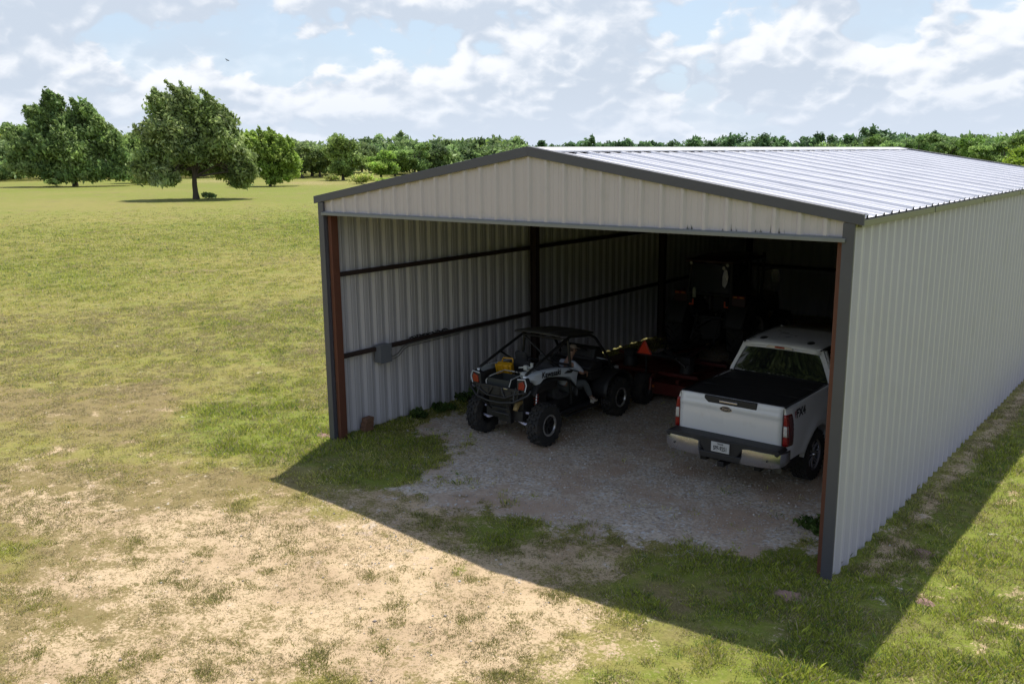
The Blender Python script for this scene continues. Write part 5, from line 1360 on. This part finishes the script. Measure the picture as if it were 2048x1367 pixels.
# cargo lying in the bed
YC = (2.24, 2.20, 1.05)
YEL = mat('yellow_case_plastic', (.62, .33, .012), .4, var=.08, dirt=(.35, .22, .03), dlo=.6, dhi=.95)
yc = empty('yellow_case', (2.26, 2.22, .96)); tag(yc, 'yellow plastic tool case in the buggy cargo bed', 'case')
o_ = (2.26, 2.22, .96)
b = MB(o_); b.box((2.26, 2.22, 1.20), (.31, .13, .24), rot=(.35, 0, .25)); b.build('case_body', YEL, yc, bevel=.02)
b = MB(o_); 
for dx in (-.11, 0, .11): b.box((2.26+dx, 2.13+dx*.25, 1.20), (.03, .02, .24), rot=(.35, 0, .25))
b.build('case_rib', YEL, yc, bevel=.005)
b = MB(o_); b.tube([(2.15, 2.26, 1.31), (2.16, 2.29, 1.385), (2.34, 2.34, 1.385), (2.37, 2.31, 1.31)], .014, 6); b.build('handle', YEL, yc, smooth=50)
# dark tote with a pale rim
tt = empty('storage_tote', (2.50, 1.95, .955)); o_ = (2.50, 1.95, .955)
tag(tt, 'dark open tote with a pale rim at the rear of the buggy cargo bed', 'tote')
DK = mat('dark_tote', (.03, .035, .035), .6, var=.2); RM = mat('pale_rim', (.50, .50, .48), .5)
b = MB(o_); 
for x0, x1, y0, y1 in ((2.26, 2.28, 1.72, 2.14), (2.74, 2.76, 1.72, 2.14), (2.26, 2.76, 1.70, 1.72), (2.26, 2.76, 2.12, 2.14)): b.b(x0, x1, y0, y1, .96, 1.15)
b.b(2.27, 2.75, 1.71, 2.13, .956, .98); b.build('tote_wall', DK, tt, bevel=.004)
b = MB(o_); b.tube([(2.24, 1.69, 1.10), (2.27, 1.78, 1.165), (2.30, 2.15, 1.20), (2.76, 2.15, 1.20)], .011, 6); b.tube([(2.24, 1.69, 1.10), (2.25, 1.69, 1.00)], .011, 6); b.tube([(2.76, 2.15, 1.20), (2.77, 1.75, 1.16), (2.77, 1.69, 1.04)], .011, 6); b.build('rim', RM, tt, smooth=50)
# pale spot sprayer with pipework
sp = empty('sprayer_tank', (2.86, 2.25, .955)); o_ = (2.86, 2.25, .955)
tag(sp, 'small pale tank with pump pipework in the buggy bed beside the yellow case', 'sprayer')
TK = mat('pale_tank_plastic', (.46, .48, .48), .45, var=.1, dirt=(.25, .24, .2), dlo=.55, dhi=.9)
b = MB(o_); b.box((2.84, 2.22, 1.10), (.26, .34, .28)); b.build('tank', TK, sp, bevel=.05, seg=3)
b = MB(o_); b.cyl((2.84, 2.20, 1.24), (2.84, 2.20, 1.30), .055); b.build('cap', TK, sp, bevel=.008)
b = MB(o_); b.tube([(2.66, 2.12, 1.30), (2.80, 2.10, 1.33), (2.98, 2.12, 1.34)], .016, 8); b.box((2.84, 2.10, 1.33), (.08, .07, .08)); b.tube([(2.98, 2.12, 1.34), (3.02, 2.2, 1.38)], .014); b.cyl((2.94, 2.14, 1.25), (2.94, 2.14, 1.42), .028); b.build('pump', TK, sp, bevel=.004)
b = MB(o_); b.tube([(2.70, 2.2, 1.12), (2.62, 2.1, 1.24), (2.58, 2.0, 1.18), (2.64, 1.95, 1.08)], .009, 6); b.build('hose', RUB, sp, smooth=50)

# ------------------------------------------------------------------ seated person
def skin_mesh(name, nodes, edges, m_, parent, org, sub=2, root=0):
    me = bpy.data.meshes.new(name); me.from_pydata([tuple(Vector(p)-Vector(org)) for p, r in nodes], edges, [])
    o = bpy.data.objects.new(name, me); C.objects.link(o)
    sk = o.modifiers.new('skin', 'SKIN'); sk.use_smooth_shade = True; sk.branch_smoothing = .4
    sl = me.skin_vertices[0].data if len(me.skin_vertices) else None
    for i, (p, r) in enumerate(nodes):
        sl[i].radius = (r if isinstance(r, tuple) else (r, r)); sl[i].use_root = (i == root)
    ss = o.modifiers.new('sub', 'SUBSURF'); ss.levels = ss.render_levels = sub
    bpy.context.view_layer.update()
    ev = o.evaluated_get(bpy.context.evaluated_depsgraph_get()); m2 = bpy.data.meshes.new_from_object(ev); m2.name = name
    o.modifiers.clear(); o.data = m2; bpy.data.meshes.remove(me); m2.materials.clear(); m2.materials.append(m_); m2.shade_smooth()
    o.parent = parent; return o
PO = (2.93, 2.98, 0.0)
pe = empty('person', PO); pe.location = (2.97, 3.05, .05)
tag(pe, 'person in cap, pale shirt and grey trousers seated in the buggy, foot on the sill', 'person')
SKIN = mat('skin', (.30, .17, .12), .55, var=.06); SHIRT = mat('pale_shirt', (.42, .45, .54), .85, var=.08, bump=.2, bscale=30); TROU = mat('grey_trousers', (.09, .10, .105), .9, var=.15, bump=.2, bscale=40); SHOE = mat('pale_shoe', (.48, .45, .40), .7, var=.1); CAPM = mat('brown_cap', (.24, .19, .15), .9, var=.2)
pel = (2.93, 2.98, .76); ch = (2.96, 3.06, 1.12); nk = (2.98, 3.14, 1.29); hd = (2.99, 3.19, 1.40)
rs = (3.13, 3.06, 1.20); re = (3.20, 3.22, 1.00); rw_ = (3.17, 3.42, .99)
ls = (2.80, 3.14, 1.20); le = (2.74, 3.34, 1.02); lw = (2.84, 3.50, .98)
rk = (3.16, 3.36, .80); ra = (3.23, 3.50, .47); lk = (2.90, 3.44, .78); la = (2.90, 3.70, .46)
nodes = [(pel, .125), ((2.94, 3.0, .92), .115), (ch, (.135, .11)), (nk, .048), (hd, (.070, .078)), ((2.995, 3.215, 1.475), (.062, .07)),
 (rs, .052), (re, .038), (rw_, .026), (ls, .052), (le, .038), (lw, .026),
 ((3.02, 3.04, .75), .085), (rk, .060), (ra, .036), ((3.25, 3.60, .435), .034), ((2.86, 3.04, .75), .085), (lk, .060), (la, .036), ((2.90, 3.80, .43), .034)]
edges = [(0, 1), (1, 2), (2, 3), (3, 4), (4, 5), (2, 6), (6, 7), (7, 8), (2, 9), (9, 10), (10, 11), (0, 12), (12, 13), (13, 14), (14, 15), (0, 16), (16, 17), (17, 18), (18, 19)]
def hand(nodes, edges, wi, w, d, up):
    """palm, four curled fingers of unequal length and a side thumb, as branches of the body skeleton"""
    w = Vector(w); d = Vector(d).normalized(); up = Vector(up).normalized(); sd_ = d.cross(up).normalized()
    nodes.append((tuple(w+d*.045), (.030, .016))); pi = len(nodes)-1; edges.append((wi, pi))
    for k, ln in enumerate((.066, .075, .070, .055)):
        o2 = sd_*(-.027+.018*k); a = w+d*.078+o2; b2 = a+d*ln*.45-up*.008; c2 = b2+d*ln*.28-up*ln*.35; i = len(nodes)
        nodes += [(tuple(a), .0085), (tuple(b2), .008), (tuple(c2), .007)]; edges += [(pi, i), (i, i+1), (i+1, i+2)]
    t = w+d*.02-sd_*.034; i = len(nodes); nodes += [(tuple(t), .0095), (tuple(t+d*.030-sd_*.014-up*.008), .008)]; edges += [(pi, i), (i, i+1)]
hand(nodes, edges, 8, rw_, (-.1, .5, -.75), (.9, .3, .1)); hand(nodes, edges, 11, lw, (.1, .7, -.5), (0, .5, .8))
bod = skin_mesh('body', nodes, edges, SKIN, pe, PO)
sh = [(pel, .135), ((2.94, 3.0, .92), .132), (ch, (.155, .130)), ((2.975, 3.12, 1.24), .075), (rs, .072), ((3.195, 3.25, 1.0), .050), (ls, .072), ((2.75, 3.36, 1.02), .050)]
skin_mesh('shirt', sh, [(0, 1), (1, 2), (2, 3), (2, 4), (4, 5), (2, 6), (6, 7)], SHIRT, pe, PO)
tn = [((2.93, 2.98, .73), .135), ((3.02, 3.05, .75), .100), (rk, .078), (tuple(Vector(rk)*.08+Vector(ra)*.92), .052), ((2.86, 3.05, .75), .100), (lk, .078), (tuple(Vector(lk)*.08+Vector(la)*.92), .052)]
skin_mesh('trousers', tn, [(0, 1), (1, 2), (2, 3), (0, 4), (4, 5), (5, 6)], TROU, pe, PO)
for ax, ay, az in ((3.235, 3.50, .47), (2.90, 3.70, .45)):
    skin_mesh('shoe', [((ax, ay-.03, az-.045), (.045, .05)), ((ax+.01, ay+.07, az-.065), (.046, .036)), ((ax+.02, ay+.165, az-.072), (.042, .026)), ((ax, ay-.01, az+.02), .045)], [(0, 1), (1, 2), (0, 3)], SHOE, pe, PO)
# face: eyes, ears, nose and mouth on the turned head
hc = Vector((2.992, 3.205, 1.435)); F_ = Vector((.45, .88, -.12)).normalized(); S_ = Vector((.88, -.45, 0)).normalized(); U_ = S_.cross(F_)
EYE = mat('eye_dark', (.02, .015, .012), .2); 
for s_ in (-1, 1):
    b = MB(PO); b.ball(tuple(hc+F_*.072+S_*s_*.029+U_*.008), .010, 10, 8); b.build('eye', EYE, pe, smooth=60)
    b = MB(PO); b.ball(tuple(hc+S_*s_*.072-U_*.004), (.012, .020, .030), 10, 8); b.build('ear', SKIN, pe, smooth=60)
b = MB(PO); b.tube([tuple(hc+F_*.072+U_*.012), tuple(hc+F_*.092-U_*.016), tuple(hc+F_*.075-U_*.024)], [.007, .012, .009], 8); b.build('nose', SKIN, pe, smooth=60)
b = MB(PO); b.tube([tuple(hc+F_*.070-U_*.045-S_*.020), tuple(hc+F_*.076-U_*.046), tuple(hc+F_*.070-U_*.045+S_*.020)], .005, 6); b.build('mouth', mat('lips', (.30, .12, .10), .5), pe, smooth=60)
b = MB(PO); rings = []
for k in range(7):
    t = k/6*math.pi/2; rings.append([tuple(hc+U_*(.035+.070*math.sin(t))+(F_*math.cos(a)*.088+S_*math.sin(a)*.080)*max(math.cos(t), .04)) for a in [q*math.pi/10 for q in range(20)]])
b.loft(rings); cp = b.build('cap', CAPM, pe, smooth=60)
b = MB(PO); b.add([tuple(hc+U_*.036+F_*.082*math.cos(a)+S_*.075*math.sin(a)) for a in (-.9, -.45, 0, .45, .9)]+[tuple(hc+U_*(.026)+F_*(.155*math.cos(a*.75))+S_*.085*math.sin(a)) for a in (-.9, -.45, 0, .45, .9)], [(i, i+1, i+6, i+5) for i in range(4)]); b.build('visor', CAPM, cp, solid=.006)
b = MB(PO); b.ball(tuple(hc-F_*.022+U_*.012), (.080, .078, .068), 16, 10); b.build('hair', mat('hair_brown', (.07, .045, .03), .8), pe, smooth=60)
# ------------------------------------------------------------------ tractor, facing the back wall
TO = (2.80, 9.90, 0.0)
tk = empty('tractor', TO)
tag(tk, 'dark red cab tractor with orange marked fenders standing at the back of the shed', 'tractor')
TRED = mat('tractor_red', (.04, .008, .007), .4, var=.15, coat=.3, dirt=(.08, .03, .02), dlo=.5, dhi=.9)
TDK = mat('tractor_dark_iron', (.025, .025, .027), .55, var=.25)
ORG = mat('orange_reflector', (.62, .10, .03), .35); AMB = mat('amber_lens', (.55, .20, .05), .2)
X0 = 2.80
for s_ in (-1, 1):
    add_wheel(tk, TO, (X0+s_*.80, 9.90, .80), .80, .46, .42, 22, .045, 'ag', mat('wheel_rim_grey', (.16, .15, .14), .5), TDK, 8, s_)
    add_wheel(tk, TO, (X0+s_*.72, 12.1, .53), .53, .32, .28, 18, .03, 'ag', MATS['wheel_rim_grey'], TDK, 8, s_)
b = MB(TO); b.b(X0-.22, X0+.22, 9.6, 12.2, .62, 1.05); b.cyl((X0-.6, 9.9, .8), (X0+.6, 9.9, .8), .14); b.b(X0-.28, X0+.28, 9.45, 10.3, .6, 1.15); b.cyl((X0-.6, 12.1, .53), (X0+.6, 12.1, .53), .08); b.build('transmission', TDK, tk, bevel=.03)
b = MB(TO); b.grid(lambda u, v: (X0+(lambda a: .36*math.copysign(abs(math.cos(a))**.6, math.cos(a)))(math.pi*u), 11.0+1.75*v, 1.0+(.62-.16*v)*math.sin(math.pi*u)**.6-.02*v), 20, 8); b.prism([(X0-.36, .9), (X0+.36, .9), (X0+.30, 1.40), (X0-.30, 1.40)], 'y', 12.7, 12.8); b.build('hood', TRED, tk, smooth=40, solid=.015)
b = MB(TO); b.b(X0-.27, X0+.27, 12.8, 12.83, .98, 1.36); b.build('grille', TDK, tk, bevel=.01)
for s_ in (-1, 1):
    b = MB(TO); b.grid(lambda u, v, s_=s_: (X0+s_*(.52+.50*v), 9.90-.90*math.cos(math.pi*(.08+.62*u)), .80+.90*math.sin(math.pi*(.08+.62*u))-.02*v), 18, 5)
    fe = b.build('fender', TDK, tk, smooth=50, solid=.02)
    b = MB(TO); b.b(X0+s_*.58, X0+s_*.93, 9.35, 9.40, 1.45, 1.78); b.build('lamp_panel', TRED, fe, bevel=.015)
    b = MB(TO); b.b(X0+s_*.62, X0+s_*.92, 9.325, 9.35, 1.70, 1.765); tl = b.build('taillight', RED, fe, bevel=.012)
    for xa_, xb_ in ((.64, .73), (.80, .90)): MB(TO).b(X0+s_*xa_, X0+s_*xb_, 9.318, 9.327, 1.715, 1.75).build('amber_lens', AMB, tl, bevel=.003)
    b = MB(TO); b.b(X0+s_*.40, X0+s_*.80, 9.33, 9.35, 1.455, 1.49); b.b(X0+s_*.40, X0+s_*.435, 9.33, 9.349, 1.49, 1.60); b.build('reflector_strip', ORG, fe)
# cab: four posts, glass, roof
b = MB(TO)
for s_ in (-1, 1):
    b.tube([(X0+s_*.50, 9.48, 1.30), (X0+s_*.56, 9.36, 1.75), (X0+s_*.52, 9.44, 2.50)], .035, 8); b.tube([(X0+s_*.62, 10.25, 1.2), (X0+s_*.60, 10.2, 2.52)], .03, 8); b.tube([(X0+s_*.52, 11.05, 1.1), (X0+s_*.50, 10.95, 2.5)], .03, 8)
    b.tube([(X0+s_*.56, 9.38, 1.72), (X0+s_*.62, 10.25, 1.6), (X0+s_*.52, 11.05, 1.5)], .022, 8)
b.tube([(X0-.55, 9.37, 1.74), (X0+.55, 9.37, 1.74)], .03); b.b(X0-.5, X0+.5, 9.5, 11.0, 1.12, 1.18); b.build('cab_frame', TDK, tk, smooth=45)
CG = glass('cab_glass', (.02, .025, .025), .02)
b = MB(TO); b.add([(X0-.51, 9.385, 1.78), (X0+.51, 9.385, 1.78), (X0+.49, 9.44, 2.46), (X0-.49, 9.44, 2.46)], [(0, 1, 2, 3)]); b.build('rear_window', CG, tk, smooth=0, solid=.006)
for s_ in (-1, 1):
    b = MB(TO); b.add([(X0+s_*.565, 9.44, 1.76), (X0+s_*.625, 10.24, 1.64), (X0+s_*.60, 10.2, 2.48), (X0+s_*.53, 9.5, 2.46)], [(0, 1, 2, 3)]); b.build('side_window', CG, tk, smooth=0, solid=.006)
b = MB(TO); b.grid(lambda u, v: (X0+(u*2-1)*.62, 9.28+1.85*v, 2.56+.10*(1-(u*2-1)**4)*(1-(v*2-1)**6)), 12, 12); b.b(X0-.62, X0+.62, 9.28, 11.13, 2.50, 2.57); b.build('cab_roof', TRED, tk, smooth=40, bevel=.02)
for x, r_ in ((X0-.43, .045), (X0+.51, .045), (X0+.42, .05)):
    b = MB(TO); b.cyl((x, 9.30, 2.49 if x != X0+.42 else 2.42), (x, 9.22, 2.485 if x != X0+.42 else 2.415), r_*.8, r_, 14); wl = b.build('work_light', TDK, tk)
    b = MB(TO); b.cyl((x, 9.219, 2.485 if x != X0+.42 else 2.415), (x, 9.208, 2.485 if x != X0+.42 else 2.415), r_*.85, n=14); b.build('lens', CLR, wl)
b = MB(TO); b.prism([(X0-.2, 1.2), (X0+.2, 1.2), (X0+.18, 1.75), (X0-.18, 1.75)], 'y', 9.95, 10.1); b.b(X0-.22, X0+.22, 10.0, 10.45, 1.2, 1.34); b.build('seat', FAB, tk, bevel=.05)
b = MB(TO); b.cyl((X0+.52, 11.2, 1.3), (X0+.56, 11.2, 2.62), .04); b.build('exhaust', TDK, tk)
b = MB(TO); b.tube([(X0+.60, 10.9, 2.2), (X0+.85, 10.95, 2.25), (X0+.98, 10.95, 2.2)], .012); mm = b.build('mirror', TDK, tk); b = MB(TO); b.box((X0+.98, 10.93, 2.10), (.17, .03, .32), rot=(.12, 0, .1)); b.build('mirror_face', CHROME, mm, bevel=.01)
# bright bean shaped convex mirror seen through the right rear glass, white canister on the left fender
b = MB(TO); b.prism([(X0+.33, 1.98), (X0+.40, 1.92), (X0+.46, 2.05), (X0+.48, 2.20), (X0+.44, 2.36), (X0+.37, 2.36), (X0+.33, 2.2)], 'y', 9.345, 9.355); b.build('mirror', CHROME, tk, smooth=0)
b = MB(TO); b.cyl((X0-.39, 9.34, 1.64), (X0-.39, 9.34, 1.86), .045, n=14); b.cyl((X0-.39, 9.34, 1.86), (X0-.39, 9.34, 1.89), .025, n=12); b.build('canister', mat('canister_white', (.42, .43, .36), .5), tk, bevel=.008)
# three point hitch
b = MB(TO)
for s_ in (-1, 1): b.tube([(X0+s_*.22, 9.5, .70), (X0+s_*.34, 8.72, .55)], .028); b.tube([(X0+s_*.30, 9.4, 1.3), (X0+s_*.31, 9.05, .62)], .02); b.tube([(X0+s_*.2, 9.5, 1.35), (X0+s_*.31, 9.1, 1.32)], .03)
b.tube([(X0, 9.5, 1.1), (X0, 8.75, 1.0)], .025); b.b(X0-.05, X0+.05, 8.75, 9.6, .44, .48); b.build('hitch_arm', TDK, tk, smooth=45)

# ------------------------------------------------------------------ red pull-type rotary mower
MO = (2.95, 6.9, 0.0)
mw = empty('rotary_mower', MO); tag(mw, 'dark red rotary mower with small tyres parked between buggy and tractor', 'mower')
MRED = mat('mower_red', (.085, .010, .008), .4, var=.2, scale=4, coat=.25, dirt=(.10, .05, .035), dscale=3, dlo=.5, dhi=.85)
XM = 2.95
b = MB(MO)
out = [(XM-1.5, 5.80), (XM-1.35, 5.62), (XM+1.30, 5.62), (XM+1.48, 5.80), (XM+1.48, 7.5), (XM+1.0, 8.05), (XM-1.0, 8.05), (XM-1.5, 7.5)]
b.prism(out, 'z', .40, .44); n = len(out)
for i in range(n):
    (xa, ya), (xb, yb_) = out[i], out[(i+1) % n]; b.add([(xa, ya, .44), (xb, yb_, .44), (xb, yb_, .20), (xa, ya, .20)], [(0, 1, 2, 3)])
b.build('deck', MRED, mw, smooth=0, solid=.012)
for x in (XM-1.0, XM-.35, XM+.35, XM+1.0):
    b = MB(MO); b.b(x-.04, x+.04, 5.70, 7.9, .44, .53); b.build('deck_rib', MRED, mw, bevel=.006)
for y in (5.95, 7.3):
    b = MB(MO); b.b(XM-1.35, XM+1.35, y-.05, y+.05, .53, .60); b.build('cross_beam', MRED, mw, bevel=.008)
for x in (XM-.7, XM+.7):
    b = MB(MO); b.cyl((x, 6.7, .44), (x, 6.7, .66), .17, .13, 16); b.box((x, 6.7, .72), (.24, .22, .16)); b.build('gearbox', TDK, mw, bevel=.02)
b = MB(MO); b.cyl((XM-.6, 6.7, .74), (XM+.6, 6.7, .74), .045); b.tube([(XM, 6.75, .76), (XM-.1, 9.4, .62)], .05); b.build('driveline', TDK, mw)
b = MB(MO); b.tube([(XM-.45, 7.3, .58), (XM-.12, 8.9, .50), (XM-.12, 9.1, .48)], .045); b.tube([(XM+.35, 7.3, .58), (XM-.10, 8.9, .50)], .045); b.build('tongue', MRED, mw)
b = MB(MO); b.tube([(XM+.62, 6.35, .80), (XM+.95, 6.15, .70)], .022, 10); cy_ = b.build('hydraulic_rod', CHROME, mw); b = MB(MO); b.tube([(XM+.20, 6.62, .90), (XM+.62, 6.35, .80)], .038, 10); b.build('cylinder', TDK, cy_)
b = MB(MO); b.tube([(XM+.2, 6.6, .9), (XM+.1, 6.9, 1.05), (XM-.3, 7.3, .85), (XM-.2, 8.2, .8)], .012, 6); b.tube([(XM+.6, 6.3, .84), (XM+.3, 6.6, 1.0), (XM, 7.2, .9), (XM-.1, 8.4, .75)], .012, 6); b.build('hose', RUB, mw, smooth=50)
# caster wheels behind the deck
for x in (XM-.95, XM+.36):
    b = MB(MO); b.tube([(x, 5.95, .58), (x-.16, 5.6, .60), (x-.17, 5.45, .55), (x-.17, 5.42, .32)], .035, 8); b.tube([(x, 5.95, .58), (x+.16, 5.6, .60), (x+.17, 5.45, .55), (x+.17, 5.42, .32)], .035, 8); b.build('wheel_fork', MRED, mw, smooth=45)
    add_wheel(mw, MO, (x, 5.42, .325), .325, .23, .15, 24, .008, 'road', TDK, TDK, 5, 1)
# slow vehicle triangle on its bracket
b = MB(MO); b.tube([(XM+.30, 5.66, .60), (XM+.31, 5.62, 1.02)], .016); b.b(XM+.18, XM+.40, 5.60, 5.64, .98, 1.02); br = b.build('sign_bracket', TDK, mw)
cx_ = 3.24; b = MB(MO)
TRI = mat('warning_triangle_orange', (.85, .075, .03), .4, var=.05)
b.prism([(cx_-.165, 1.015), (cx_+.165, 1.015), (cx_+.17, 1.03), (cx_+.015, 1.295), (cx_-.015, 1.295), (cx_-.17, 1.03)], 'y', 5.575, 5.585); tri = b.build('warning_triangle', TRI, br, smooth=0)
b = MB(MO); i_ = [(cx_-.165, 1.018), (cx_+.165, 1.018), (cx_, 1.296)]
for p, q in ((0, 1), (1, 2), (2, 0)): b.tube([(i_[p][0], 5.572, i_[p][1]), (i_[q][0], 5.572, i_[q][1])], .009, 5)
b.build('triangle_border', mat('dark_red_border', (.35, .02, .015), .3), tri)
for x in (XM-.05, XM+.45, XM+1.2): 
    b = MB(MO); b.b(x, x+.07, 5.605, 5.618, .33, .38); b.build('reflector', AMB if x > XM+.3 else RED, mw)
dirt_mound(8.93, -.79, .25, .075, 'bare soil mound in the shaded grass left of the right corner post', (.30, .19, .15))
dirt_mound(9.86, 1.36, .20, .06, 'brown earth mound in the shade beside the right wall, at the shadow edge', (.32, .22, .16))
dirt_mound(10.21, .07, .17, .05, 'pale earth mound half in sun beside the corner of the wall shadow', (.42, .31, .21))
dirt_mound(-.26, -.06, .20, .05, 'reddish earth mound at the foot of the left corner post', (.45, .25, .16))
# soaring bird
bd = MB((0,0,0)); bd.loft([[(-.32+.64*t, .05*math.cos(a)*math.sin(math.pi*t)+0, .05*math.sin(a)*math.sin(math.pi*t)) for a in [k*math.pi/4 for k in range(8)]] for t in (.02, .2, .5, .8, .98)])
BK = mat('dark_plumage', (.02, .018, .016), .8)
o = bd.build('bird', BK, smooth=60); o.location = (-94.9, 64.0, 17.6); o.rotation_euler = (R(-20), R(-35), R(25)); o.scale = (.45,)*3; tag(o, 'dark soaring bird small against the clouds above the lone oak', 'bird')
for s_ in (-1, 1):
    b = MB(); b.add([(.10, 0, 0), (-.16, 0, 0), (-.13, s_*.40, .10), (.12, s_*.42, .11), (-.12, s_*.85, .16), (.0, s_*.9, .17)], [(0, 1, 2, 3), (3, 2, 4, 5)]); b.build('wing', BK, o, solid=.02)
b = MB(); b.add([(-.28, -.03, 0), (-.28, .03, 0), (-.5, .11, 0), (-.5, -.11, 0)], [(0, 1, 2, 3)]); b.build('tail', BK, o, solid=.015)
